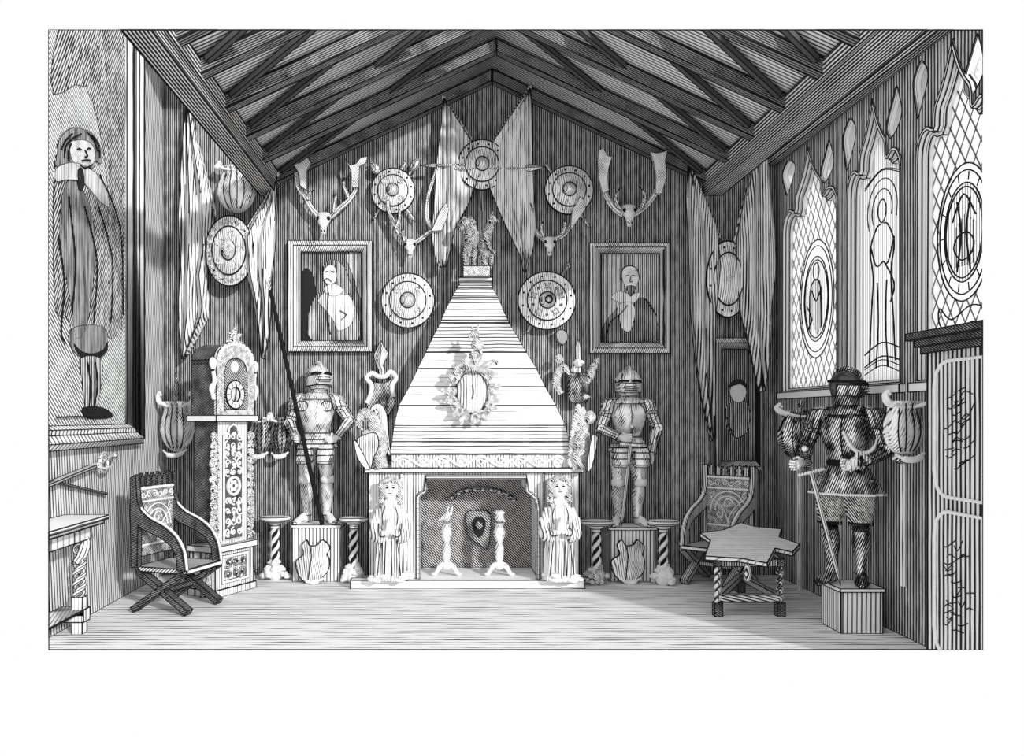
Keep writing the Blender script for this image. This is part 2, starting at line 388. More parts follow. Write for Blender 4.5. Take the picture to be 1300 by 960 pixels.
for n, (y0, y1) in enumerate(WINS, 1):
    root = bpy.data.objects.new(f'window_{n}', None); COL.objects.link(root); root['kind'] = 'structure'; WORLD[root.name] = Matrix()
    o = win_outline(y0, y1); area = sum(o[i-1][0]*o[i][1]-o[i][0]*o[i-1][1] for i in range(len(o)))
    sgn = 1 if area > 0 else -1
    inn = lambda d: loop_offset(o, sgn*d)
    lin = MB('reveal'); lin.poly(inn(-.001), RW+.02, RW+.10, [inn(.03)], rwm)           # white plastered reveal
    obj('window_reveal', lin, root, ink=.005, trim=True)
    fr = MB('reveal').poly(inn(.028), RW+.05, RW+.095, [inn(.06)], rwm)
    fr.poly(inn(.0), RW-.012, RW+.03, [inn(.022)], rwm)
    obj('window_frame', fr, root, ink=.005, trim=True)
    c = (y0+y1)/2; cz, ry, rz_ = {1:(2.98,.40,.60), 2:(0,0,0), 3:(3.12,.33,.50)}[n]; oval = lambda k: [(c+cos(t*PI/12)*ry*k, cz+sin(t*PI/12)*rz_*k) for t in range(24)]
    ofs = inn(.05); hl_ = [[p for p in oval(1.0)]] if n != 2 else []
    gl = MB('leaded_glass' if n != 2 else 'stained_glass').poly(ofs, GLASSX, GLASSX+.012, hl_, rwm)
    obj('glass_pane', gl, root, ink=0, trim=True)
    sb = MB('reveal').box(RW-.05, RW+.22, y1-.04, y0+.04, SILL-.07, SILL+.0)
    obj('window_sill', sb, root, ink=.006, trim=True)
    c = (y0+y1)/2+.0; g = MB('ink'); sg = MB('clear_glass'); X = GLASSX-.006
    G = lambda pts, r=.007, cl=False: g.tube([(X-.004, a, b) for a, b in sp2(pts, 5, cl)], r, 5, closed=cl, up=(1,0,0))
    if n == 1 or n == 3:
        cz = 2.98 if n == 1 else 3.12; ry, rz_ = (.40, .60) if n == 1 else (.33, .50)
        oval = lambda k: [(c+cos(t*PI/12)*ry*k, cz+sin(t*PI/12)*rz_*k) for t in range(24)]
        figo = [(c-.12,cz-.25),(c-.1,cz+.1),(c-.05,cz+.2),(c+.06,cz+.2),(c+.14,cz+.1),(c+.15,cz-.15),(c,cz-.36)] if n == 1 else [(c-.11,cz-.24),(c-.12,cz+.05),(c,cz+.14),(c+.12,cz+.05),(c+.11,cz-.24)]
        sg.poly(oval(1.0), GLASSX, GLASSX+.008, [oval(.72)], rwm)
        sg.use('stained_glass').poly(oval(.712), GLASSX+.001, GLASSX+.007, [[(c+(a-c)*1.04, cz+(b-cz)*1.03) for a, b in figo]], rwm)
        for k in (1.0, .9, .72, .66): G(oval(k)[::2], .006, True)
        if n == 1:
            sg.use('stained_dark').poly(figo, GLASSX, GLASSX+.008, (), rwm)
            G([(c-.12,cz-.3),(c-.1,cz+.1),(c,cz+.2),(c+.14,cz+.1),(c+.15,cz-.3)]); G([(c+.07*cos(t),cz+.28+.09*sin(t)) for t in (0,1,2,3,4,5)], .006, True)
            G([(c-.1,cz+.08),(c,cz-.02),(c+.1,cz+.1)]); G([(c+.2,cz-.3),(c+.1,cz-.2),(c+.22,cz-.05)])
        else:
            sg.use('stained_dark').poly(figo, GLASSX, GLASSX+.008, (), rwm)
            for dy in (-.08, .08): G([(c+dy,cz-.28),(c+dy*.4,cz),(c+dy,cz+.24)])
            G([(c-.14,cz+.1),(c,cz+.28),(c+.14,cz+.1)]); G([(c+.12*cos(t),cz-.1+.1*sin(t)) for t in range(6)], .006, True)
            0 and sg.use('clear_glass').poly([(c-.3,cz-.62),(c-.1,cz-.54),(c+.15,cz-.62),(c+.3,cz-.52),(c+.3,cz-.64),(c+.14,cz-.74),(c-.1,cz-.66),(c-.3,cz-.74)], X-.012, X-.005, (), rwm)
            G([(c-.3,cz-.62),(c-.1,cz-.54),(c+.15,cz-.62),(c+.3,cz-.52),(c+.3,cz-.64),(c+.14,cz-.74),(c-.1,cz-.66),(c-.3,cz-.74)], .006, True)
            for t in range(14):
                a = t*2*PI/14; G([(c+cos(a)*ry*.76, cz+sin(a)*rz_*.76), (c+cos(a)*ry*.88, cz+sin(a)*rz_*.88)], .005)
        obj('stained_medallion', sg, root, ink=0, trim=True)
    else:
        # robed and haloed figure filling the middle light
        0 and sg.poly([(c-.2,2.3),(c-.17,2.9),(c-.2,3.3),(c-.12,3.42),(c+.12,3.42),(c+.2,3.3),(c+.17,2.9),(c+.22,2.3)], X-.004, X+.004, (), rwm)
        for s_ in (-1, 1):
            G([(c+s_*.22,2.25),(c+s_*.18,2.7),(c+s_*.15,3.0),(c+s_*.2,3.25),(c+s_*.1,3.42),(c+s_*.03,3.45)]); G([(c+s_*.1,2.2),(c+s_*.06,2.6),(c+s_*.08,2.95)]); G([(c+s_*.2,3.3),(c+s_*.1,3.1),(c-.02,3.12)])
        G([(c+.07*cos(t),3.56+.1*sin(t)) for t in range(6)], .006, True)
        for k in (.17, .25): G([(c+k*cos(t*.5),3.56+k*1.1*sin(t*.5)) for t in range(-1, 8)], .005)
        for k in range(4): G([(c-.3,3.83-.02*k),(c,3.92-.03*k+.02*(k%2)),(c+.3,3.83-.02*k)], .005) if k < 2 else G([(c-.3,2.05+k*.05),(c,2.12+k*.05),(c+.3,2.05+k*.05)], .005)
        G([(c-.05,3.1),(c-.2,2.9),(c-.14,2.75)]); G([(c-.3,2.35),(c,2.42),(c+.3,2.33)]); G([(c-.3,2.25),(c,2.3),(c+.3,2.22)])
    obj('lead_came', g, root, ink=0, trim=True)
for k in range(6):
    root = bpy.data.objects.new(f'window_{k+4}', None); COL.objects.link(root); root['kind'] = 'structure'; WORLD[root.name] = Matrix()
    lo = leaf_outline(k)
    ar = sum(lo[i-1][0]*lo[i][1]-lo[i][0]*lo[i-1][1] for i in range(len(lo))); sg_ = 1 if ar > 0 else -1
    obj('window_reveal', MB('reveal').poly(loop_offset(lo, -.001*sg_), RW+.004, RW+.09, [loop_offset(lo, .012*sg_)], rwm), root, ink=.003, trim=True)
    obj('glass_pane', MB('clear_glass').poly(loop_offset(lo, .012*sg_), RW+.07, RW+.08, (), rwm), root, ink=.0, trim=True)
# mouldings on the right wall
cm = MB('beam_long'); cm.box(RW-.10, RW, 5.0, BW, 4.60, 4.66); cm.box(RW-.06, RW, 5.0, BW, 4.66, 4.76)
struct('trim_1', cm, trim=True)
# ---------------------------------------------------------------- open timber roof
AX, AZ = .495, 5.52; PLX, PLZ, PRX = -1.9, 4.40, 2.88
pl = MB('beam_long').box(PLX-.20, PLX, 5.0, BW, 4.26, 4.36); pl.use('plate').box(PLX-.17, PLX+.02, 5.0, BW, 4.36, 4.50)
struct('trim_2', pl, trim=True)
pr = MB('beam_long').box(PRX, PRX+.20, 5.0, BW, 4.26, 4.36); pr.use('plate').box(PRX-.02, PRX+.17, 5.0, BW, 4.36, 4.50)
struct('trim_3', pr, trim=True)
def roof_z(x): return PLZ+.06+(AZ-PLZ)*((x-PLX)/(AX-PLX)) if x < AX else PLZ+.06+(AZ-PLZ)*((PRX-x)/(PRX-AX))
ro = MB('roof')
for sgn, ex in ((-1, PLX-.12), (1, PRX+.12)):
    za, ze = roof_z(AX)+.07, roof_z(ex)+.07
    vs = [(AX,5.0,za),(ex,5.0,ze),(ex,BW+.1,ze),(AX,BW+.1,za)]
    ro.add(vs+[(x,y,z+.08) for x,y,z in vs], [(0,1,2,3),(7,6,5,4),(0,4,5,1),(1,5,6,2),(2,6,7,3),(3,7,4,0)])
struct('ceiling', ro, trim=True)
lid = MB('roof').box(LW-.1, PLX-.02, 5.0, BW+.1, 5.66, 5.74)
lid.box(PRX+.02, RW+.1, 5.0, BW+.1, 5.66, 5.74)
obj('ceiling.001', lid, trim=True, kind='structure')
RY = [9.43, 8.66, 7.95, 7.22, 6.50, 5.92, 5.4]
for i, y in enumerate(RY):
    for sgn, ex in ((-1, PLX-.03), (1, PRX+.03)):
        r = MB('beam' if sgn < 0 else 'beam_right'); wd = .055
        za, ze = roof_z(AX)+.04, roof_z(ex)+.04; d = .12
        x0 = AX+sgn*.01
        vs = [(x0,y-wd,za),(ex,y-wd,ze),(ex,y+wd,ze),(x0,y+wd,za)]
        r.add(vs+[(x,yy,z-d) for x,yy,z in vs], [(0,1,2,3),(7,6,5,4),(0,4,5,1),(1,5,6,2),(2,6,7,3),(3,7,4,0)])
        o = obj('roof_rafter', r, trim=True, kind='structure', ink=.006)
        if i < 6 and len(o.data.vertices) == 0: bpy.data.objects.remove(o)
        if i == 0 or i > 4: 
            if i != 0: continue
        b = MB('brace'); ny = y-1.35
        b.bar((ex-sgn*.10, y-.06, roof_z(ex-sgn*.10)-.0), (AX+sgn*.15, ny, roof_z(AX)-.04), .045, .05)
        obj('roof_brace', b, trim=True, kind='structure', ink=.005)
# ================================================================ ornament helpers
def scroll(mb, c, r, y=0, turns=1.3, start=0, rad=.012, cw=1, n=14, flat=1):
    pts = []
    for i in range(n+1):
        t = i/n; a = start+cw*turns*2*PI*t; k = r*(1-.82*t)
        pts.append((c[0]+cos(a)*k, y, c[1]+sin(a)*k))
    return mb.tube(pts, [rad*(1-.45*i/n) for i in range(n+1)], 6, flat)
def leaf(mb, p, ang, ln, wd, y0, y1):
    ca, sa = cos(ang), sin(ang); q = lambda u, v: (p[0]+u*ca-v*sa, p[1]+u*sa+v*ca)
    return mb.poly(sp2([q(0,0),q(ln*.25,wd*.5),q(ln*.5,wd*.35),q(ln*.7,wd*.45),q(ln,0),q(ln*.7,-wd*.4),q(ln*.5,-wd*.3),q(ln*.25,-wd*.5)], 2), y0, y1)
def foliage(mb, x0, x1, z0, z1, y, seed, k=None, rad=.009, rr=.045):
    rnd = random.Random(seed); cols = max(1, round((x1-x0)/(rr*1.9))); rows = max(1, round((z1-z0)/(rr*1.9)))
    for i in range(cols):
        for j in range(rows):
            c = (x0+(x1-x0)*(i+.5)/cols, z0+(z1-z0)*(j+.5)/rows); r = rr*rnd.uniform(.75, .98); st = rnd.uniform(0, 6.3); cw = 1 if (i+j) % 2 else -1
            scroll(mb, c, r, y, 1.15, st, rad, cw, 10)
            a = rnd.uniform(0, 6.3); leaf(mb, c, a, r*1.25, r*.7, y-rad*.6, y+rad*.6)
    return mb
def twist(mb, c, z0, z1, r, rad, turns, n=26):
    for ph in (0, PI):
        mb.tube([(c[0]+cos(ph+turns*2*PI*i/n)*r, c[1]+sin(ph+turns*2*PI*i/n)*r, z0+(z1-z0)*i/n) for i in range(n+1)], rad, 6, up=(0,.3,1))
    return mb
# ================================================================ fireplace
FY = 8.80
t = Thing('fireplace', 'wide carved stone fireplace under a tall tapering banded hood at centre of back wall', 'fireplace', FY, 602, 735, z=0)
q = t.q; dY = BW-FY
hs = MB('stone_white').poly([(q(446,0)[0],-.08),(q(741,0)[0],-.08),(q(741,0)[0],.04),(q(735,0)[0],.04),(q(735,0)[0],dY),(q(468,0)[0],dY),(q(468,0)[0],.04),(q(446,0)[0],.04)], 0, .09, (), lambda u, v, w_: (u, v, w_))
hearth = t.part('hearth', hs, ink=.007); hearth['label'] = 'pale stone hearth slab'
x0, x1 = q(468,0)[0], q(735,0)[0]; zt = q(0,597)[1]; zb = .09
op = [q(531,735), (q(531,0)[0], q(0,641)[1]), q(531,631), q(534,627), q(540,624), q(541,606), q(668,606), q(669,624), q(674,627), q(681,634), q(683,645), q(683,735)]
op = [(a, max(b, zb)) for a, b in op]
out = [(x0, zb)]+[op[0]]+op[1:-1]+[op[-1]]+[(x1, zb), (x1, zt), (x0, zt)]
su = MB('stone_v').poly(out, 0, dY)
sur = t.part('surround', su, ink=.007)
mo = MB('stone_white'); rim = [(a-.0, b) for a, b in op]
mo.tube([(a, -.01, b) for a, b in op], .022, 6)
mo.bar((q(510,0)[0], -.01, zb), (q(510,0)[0], -.01, zt-.03), .03, .03); mo.bar((q(690,0)[0]-.0, -.01, zb), (q(690,0)[0], -.01, zt-.03), .02, .03)
t.part('opening_moulding', mo, sur)
# firebox lining
fb = MB('soot'); fb.box(op[0][0]-.02, op[-1][0]+.02, dY-.04, dY-.01, zb, zt-.02)
fb.box(op[0][0]-.03, op[0][0]-.005, .08, dY-.02, zb, zt-.02); fb.box(op[-1][0]+.005, op[-1][0]+.03, .08, dY-.02, zb, zt-.02)
t.part('firebox_lining', fb)
bk = MB('soot'); e = t.q(607,665); g2 = lambda a, b: ((a-CX)*(BW-.06)/F-t.loc.x, EYE-(b-CY)*(BW-.06)/F)
bk.poly(sp2([g2(592,652),g2(607,648),g2(622,652),g2(622,680),g2(618,697),g2(607,690),g2(594,680)],3), dY-.075, dY-.04)
bk.use('black').poly(sp2([g2(600,662),g2(607,656),g2(616,662),g2(614,674),g2(608,682),g2(602,674)],3), dY-.085, dY-.07); bk.use('soot').blob((g2(608,667)[0],dY-.085,g2(608,667)[1]), (.04,.02,.05), amp=.3)
t.part('fireback', bk)
rp = MB('stone'); pts = [g2(574,632),g2(582,626),g2(595,622),g2(610,621),g2(625,622),g2(640,627),g2(652,634)]
rp.sweep([(a,dY-.07,b) for a,b in pts], .022, 7); 
for i in range(9):
    a, b = resample(pts, 9)[i]; rp.blob((a,dY-.08,b), (.035,.02,.02), 7, 5)
t.part('lining_arch', rp)
# frieze, shelf, hood
ls = MB('stone_white').box(q(463,0)[0], q(740,0)[0], -.05, dY, q(0,600)[1], q(0,594)[1]); 
t.part('mantel_shelf', ls, ink=.006)
zf0, zf1 = q(0,594)[1], q(0,577)[1]
fz = MB('stone_v').box(q(497,0)[0], q(723,0)[0], .0, dY, zf0, zf1)
fzo = t.part('carved_frieze', fz, ink=.006)
vn = MB('white'); xa, xb = q(500,0)[0], q(720,0)[0]; zc = (zf0+zf1)/2; n = 9
vn.tube([(xa+(xb-xa)*i/90, -.012, zc+.05*sin(i/90*n*PI)) for i in range(91)], .016, 6)
for i in range(n):
    cx = xa+(xb-xa)*(i+.5)/n; s_ = 1 if i % 2 else -1
    scroll(vn, (cx, zc+s_*.012), .05, -.01, 1.2, PI/2*s_, .011, s_, 12); leaf(vn, (cx+.02, zc+s_*.02), -.5*s_, .08, .04, -.02, 0)
t.part('vine_scroll', vn, fzo, ink=0)
# hood: stepped stone courses, each a little narrower
hz0 = zf1; hz1 = q(0,352)[1]; HW = []
crs = [(577,495,722),(560,498,722),(540,500,719),(514,506,707),(490,519,694),(466,530,683),(445,540,671),(425,549,660),(405,559,649),(387,566,641),(371,574,635),(358,581,628),(350,586,625)]
rings = []; hb = MB('stone')
def hsec(py, a, b):
    k = (577-py)/(577-350); yf = -.02+k*.42; return q(a,0)[0], q(b,0)[0], yf, q(0,py)[1]
for i in range(len(crs)-1):
    a = hsec(*crs[i]); b = hsec(*crs[i+1]); z0_, z1_ = a[3], b[3]-.006
    hb.add([(a[0],a[2],z0_),(a[1],a[2],z0_),(a[1],dY,z0_),(a[0],dY,z0_),(b[0],b[2],z1_),(b[1],b[2],z1_),(b[1],dY,z1_),(b[0],dY,z1_)],
           [(0,3,2,1),(4,5,6,7),(0,1,5,4),(1,2,6,5),(2,3,7,6),(3,0,4,7)])
    hb.use('ink').add([(b[0]-.00,b[2]+.004,b[3]-.012),(b[1],b[2]+.004,b[3]-.012),(b[1],dY,b[3]-.012),(b[0],dY,b[3]-.012),(b[0],b[2]+.004,b[3]+.002),(b[1],b[2]+.004,b[3]+.002),(b[1],dY,b[3]+.002),(b[0],dY,b[3]+.002)],
           [(0,3,2,1),(4,5,6,7),(0,1,5,4),(1,2,6,5),(2,3,7,6),(3,0,4,7)]).use('stone' if i < 1 or i > 4 else 'stone_white')  # sun and shade put into the tone: some lower courses whiter, upper ones hatched
    if i == 1: hb.use('stone_white')
hood = t.part('hood', hb, ink=.003); hood['label'] = 'tapering hood of stone courses'
cp = MB('stone').box(q(583,0)[0], q(627,0)[0], .32, dY, q(0,352)[1], q(0,345)[1]); t.part('hood_cap', cp, hood)
# ---- beasts on the top of the hood
c = Thing('stone_finial', 'stone finial of two seated beasts back to back on top of hood', 'finial', 9.14, 606, 345)
b = MB('carved'); b.box(*[c.q(588,0)[0], c.q(622,0)[0]], -.08, .12, -.06, .05); c.part('base', b)
def qq(T, pts, y=0): return [T.q3(a, b_, y) for a, b_ in pts]
l = MB('carved_dark')
l.sweep(qq(c, [(592,338),(595,322),(598,308),(598,292),(592,283)], 0), [.03,.05,.075,.085,.07,.05], 9)
l.blob(c.q3(590,286,-.05), (.07,.08,.07), amp=.35, n=12, m=9); l.blob(c.q3(584,292,-.09), (.035,.05,.04))
l.sweep(qq(c, [(598,310),(590,322),(592,342)], -.06), [.035,.022,.02], 7); l.sweep(qq(c, [(603,318),(601,332),(603,342)], -.05), [.03,.02,.02], 7)
for i in range(7): l.blob(c.q3(597+4*sin(i*2), 280+4*i, -.06), .03, 7, 5)
lo = c.part('lion', l, ink=0); lo['label'] = 'hunched maned lion facing left'
l = MB('carved_dark'); l.sweep(qq(c, [(617,340),(613,322),(617,302),(622,288),(625,281)], 0), [.03,.05,.06,.05,.035], 9)
l.blob(c.q3(625,280,-.02), (.045,.05,.05)); l.sweep(qq(c, [(629,280),(635,284)], -.03), [.02,.006], 6); l.sweep(qq(c, [(623,275),(626,268)], 0), [.015,.004], 5)
l.sweep(qq(c, [(616,300),(622,318),(628,322)], -.06), [.03,.02,.018], 7); l.sweep(qq(c, [(613,325),(624,324),(622,342)], -.04), [.035,.022,.018], 7)
for i in range(5): l.sweep(qq(c, [(618-i*1.5,292+i*6),(613-i,304+i*6)], -.05), [.016,.006], 5)
lo = c.part('eagle', l, ink=0); lo['label'] = 'upright crested bird facing right'
# ---- cartouche on the hood
c = Thing('carved_cartouche', 'oval scrolled cartouche topped by a small beast hanging on the fireplace hood', 'cartouche', 8.72, 600, 498)
m = MB('stone_v'); m.lathe([(.001,.06),(.12,.055),(.16,.03),(.165,0)], (c.q(600,497)[0], .1, 0), 24, 1, 1.35, 'y'); 
o = c.part('oval_boss', m, ink=.004)
m = MB('ink'); 
for sx in (-1, 1): m.ring((0,.01), .17, .182, .03, .06, 26, 1, 1.33)
m.sweep([(0,.03,.08),(.01,.03,0),(-.005,.03,-.07)], .006, 5)
c.part('oval_rim', m, o, ink=0)
m = MB('carved')
for i in range(15):
    a = i*2*PI/15+.2; r = .215; p = (r*cos(a), .01+r*1.25*sin(a)); scroll(m, p, .055, .02, 1.2, a, .018, 1 if i % 2 else -1, 9)
    leaf(m, p, a+random.uniform(-.6,.6), .09, .06, .0, .05); m.blob((p[0]*1.12, .02, p[1]*1.12), .028, 7, 5)
for i in range(10): a = i*2*PI/10; m.blob((.19*cos(a), .03, .01+.19*1.3*sin(a)), (.03,.02,.045), 7, 5)
m.sweep(qq(c, [(578,468),(590,462),(604,470),(618,464),(626,458),(632,462)], .0), [.02,.035,.03,.03,.02,.02], 7)
c.part('scroll_border', m, ink=0)
m = MB('carved'); m.blob(c.q3(604,452,.02), (.07,.06,.07), amp=.3); m.blob(c.q3(606,438,.02), (.065,.06,.075), amp=.3); m.blob(c.q3(603,424,.01), (.05,.05,.05), amp=.2)
m.sweep(qq(c, [(600,424),(595,429)], -.03), [.03,.015], 7)
for a, b_ in ((598,413),(608,411)): m.sweep(qq(c, [((a+604)/2,420),(a,b_)], .01), [.02,.004], 5)
scroll(m, c.q(604,450), .06, -.04, 1.4, 0, .014)
c.part('crest_beast', m, ink=0)
# ---- praying figures against the jambs
def praying(name, label, px, py0, py1, mir):
    T = Thing(name, label, 'statue', FY-.14, px, py1, 'praying stone figures at the fireplace'); k = (T.q(0,py0)[1])/1.07; s_ = mir
    T.e.location.z = .09; WORLD[T.e.name] = Matrix.Translation(T.e.location)
    K = lambda x, y, z: (x*k*s_*(.80 if z < .84 else 1.0), y*k, z*k)
    m = MB('stone_v'); prof = [(.20,.09,.02),(.19,.10,.2),(.165,.11,.40),(.14,.10,.55),(.165,.11,.66),(.17,.10,.74),(.10,.08,.82),(.05,.05,.87)]
    rings = []
    for rx, ry, z in prof:
        rings.append([K(cos(a*2*PI/36)*rx*(1+(.09*cos(a*2*PI/4) if z < .5 else .02*cos(a*2*PI/3))), sin(a*2*PI/36)*ry*(1+(.16*cos(a*2*PI/4) if z < .5 else 0)), z) for a in range(36)])
    m.loft(rings); body = T.part('robe', m, ink=0)
    m = MB('ink')
    for sx in (-.11,-.05,.02,.09): m.sweep([K(sx*1.0,-.118,.44), K(sx*1.25,-.112,.3), K(sx*1.5,-.102,.08)], [.004,.0065], 5)
    T.part('robe_folds', m, body, ink=0)
    for sx in (-1, 1):
        m = MB('stone_v'); m.sweep([K(sx*.14,0,.75), K(sx*.19,-.03,.62), K(sx*.17,-.09,.49), K(sx*.04,-.15,.53)], [.045,.062,.072,.04], 10)
        sl_ = T.part('sleeve', m, ink=0); m = MB('ink'); m.sweep([K(sx*.15,-.10,.62), K(sx*.13,-.165,.50), K(sx*.05,-.195,.50)], .005, 5); m.sweep([K(sx*.06,-.10,.80), K(sx*.10,-.09,.70), K(sx*.09,-.115,.60)], .004, 5); T.part('sleeve_fold', m, sl_, ink=0)
    m = MB('white'); 
    for sx in (-1, 1):
        m.sweep([K(sx*.035,-.15,.52), K(sx*.018,-.17,.60), K(sx*.012,-.165,.68)], [.028,.024,.014], 7)
        for f in range(4): m.sweep([K(sx*.012,-.19+f*.014,.62), K(sx*.009,-.19+f*.014,.69-.004*f)], [.008,.006], 5)
    T.part('hands', m, ink=0)
    m = MB('white'); m.blob(K(0,0,.955), (.088*k,.09*k,.105*k), 16, 12); m.blob(K(0,-.085,.965), (.014*k,.02*k,.025*k), 8, 6); m.sweep([K(0,0,.85),K(0,0,.92)], .04, 8)
    h = T.part('head', m, ink=0)
    m = MB('ink')
    for sx in (-1, 1): m.blob(K(sx*.032,-.08,.985), (.017*k,.012*k,.009*k), 8, 5); m.sweep([K(sx*.015,-.086,1.005),K(sx*.045,-.076,1.008)], .003, 4)
    m.sweep([K(-.02,-.084,.93),K(0,-.088,.928),K(.02,-.084,.931)], .0035, 4); T.part('face_lines', m, h, ink=0)
    m = MB('carved'); m.blob(K(0,.03,1.0), (.10*k,.085*k,.095*k), 14, 9, .15)
    for sx in (-1, 1):
        for i in range(7): m.blob(K(sx*(.085+.018*sin(i*1.7)),-.02,1.04-.04*i), .034*k, 8, 6, .3, seed=i)
        m.blob(K(sx*.05,-.055,1.055), (.045*k,.03*k,.025*k))
    T.part('curled_hair', m, h, ink=0)
    m = MB('stone_white'); rnd = random.Random(px)
    for i in range(16): m.blob((rnd.uniform(-.21,.21), rnd.uniform(-.1,.0), rnd.uniform(.02,.08)), (rnd.uniform(.035,.06),.04,rnd.uniform(.025,.04)), 8, 6, .3, seed=i)
    T.part('rocky_base', m, ink=0)
praying('praying_statue', 'pale stone praying figure with curled hair on left jamb of fireplace', 496, 598, 728, 1)
praying('praying_statue', 'pale stone praying figure with bowed head on right jamb of fireplace', 710, 603, 735, -1)
# ---- griffin and winged lion on the mantel ends
T = Thing('griffin_statue', 'stone griffin with folded wing holding a shield on left end of the mantel', 'statue', 8.75, 474, 596, 'mantel beasts')
m = MB('carved'); m.sweep(qq(T, [(484,594),(480,570),(478,548),(474,532),(466,524)], 0), [.07,.10,.10,.08,.06,.045], 10)
m.sweep(qq(T, [(468,526),(459,528),(457,540),(461,546)], -.05), [.05,.045,.03,.01], 8); m.blob(T.q3(464,524,-.02), (.06,.06,.05))
m.sweep(qq(T, [(470,548),(462,556),(466,566)], -.08), [.04,.03,.02], 7); m.sweep(qq(T, [(478,572),(468,580),(470,594)], -.06), [.05,.035,.03], 7)
T.part('body', m, ink=0)
m = MB('stone_v'); m.poly(sp2(T.qs([(470,522),(476,513),(484,514),(490,525),(492,545),(495,570),(498,592),(492,580),(487,560),(482,545)]),3), .06, .1)
for i in range(5): m.sweep(qq(T, [(476+i*2,520+i*6),(484+i*2,545+i*6),(490+i*1.5,570+i*4)], .045), [.02,.02,.008], 6)
T.part('wing', m, ink=.004)
m = MB('shield_metal'); m.poly(sp2(T.qs([(455,562),(464,552),(479,550),(482,566),(476,580),(470,600-4)]),3), -.17, -.13); m.use('white').poly(sp2(T.qs([(452,560),(456,562),(471,592),(466,594),(456,580)]),2), -.175, -.12)
T.part('shield', m, ink=.005)
T = Thing('winged_lion_statue', 'stone winged beast with feathered back and upright shield on right end of the mantel', 'statue', 8.75, 733, 596, 'mantel beasts')
m = MB('carved'); m.sweep(qq(T, [(738,592),(737,572),(738,550),(741,532),(746,524)], 0), [.07,.09,.09,.07,.06,.05], 10)
m.blob(T.q3(748,530,-.05), (.06,.06,.07), amp=.2); m.sweep(qq(T, [(740,548),(732,560),(738,568)], -.1), [.045,.04,.03], 7); m.sweep(qq(T, [(738,570),(730,580),(738,594)], -.08), [.05,.04,.03], 7)
m.blob(T.q3(736,566,-.12), .035)
T.part('body', m, ink=0)
m = MB('bone')
for i in range(7):
    for j in range(2): m.blob(T.q3(729+j*6-i*.9+max(0,3-i)*1.5, 520+i*11+j*4, -.03), (.034,.03,.062), 8, 6)
T.part('feathered_wing', m, ink=0)
m = MB('shield_metal').poly(sp2(T.qs([(748,554),(754,553),(755,560),(748,592),(742,594)]),3), -.16, -.11); T.part('shield', m, ink=.005)
# ---- andirons
def andiron(label, px, py0, py1, beast):
    T = Thing('andiron', label, 'andiron', FY+.16, px, py1, 'andirons in the fireplace'); T.e.location.z = .09; WORLD[T.e.name] = Matrix.Translation(T.e.location)
    h = T.q(0,py0)[1]; m = MB('steel')
    m.lathe([(.045,.1),(.03,.14),(.045,.2),(.05,.3),(.035,.36),(.06,.42),(.065,.47),(.04,.52),(.05,.56)], (0,0,0), 10); T.part('standard', m, ink=0)
    m = MB('steel')
    if beast: 
        m.blob((0,0,.62), (.045,.05,.05)); m.sweep([(-.02,-.02,.62),(-.09,-.03,.6)], [.03,.008], 6)
        for s_ in (0,1): m.sweep([(.01+.03*s_,0,.65),(.015+.05*s_,0,.74)], [.018,.004], 5)
    else: m.blob((.0,0,.62), (.05,.05,.055)); m.blob((-.0,0,.67), (.06,.05,.03)); m.sweep([(.03,-.02,.60),(.06,-.03,.58)], [.02,.01], 6)
    T.part('head', m, ink=0)
    m = MB('white')
    for s_ in (-1, 1): m.sweep([(0,0,.12),(s_*.06,0,.11),(s_*.12,0,.02)], [.03,.028,.022], 8); m.blob((s_*.13,0,.02), (.035,.04,.02))
    m.blob((0,0,.10), (.05,.04,.035)); T.part('arched_foot', m, ink=0)
    T.part('fire_bar', MB('black').bar((0,.03,.1), (0,.32,.1), .03, .03), ink=0)
andiron('left iron andiron with a horned beaked head inside the fireplace', 567, 640, 722, True)
andiron('right iron andiron with a capped human head inside the fireplace', 634, 633, 726, False)
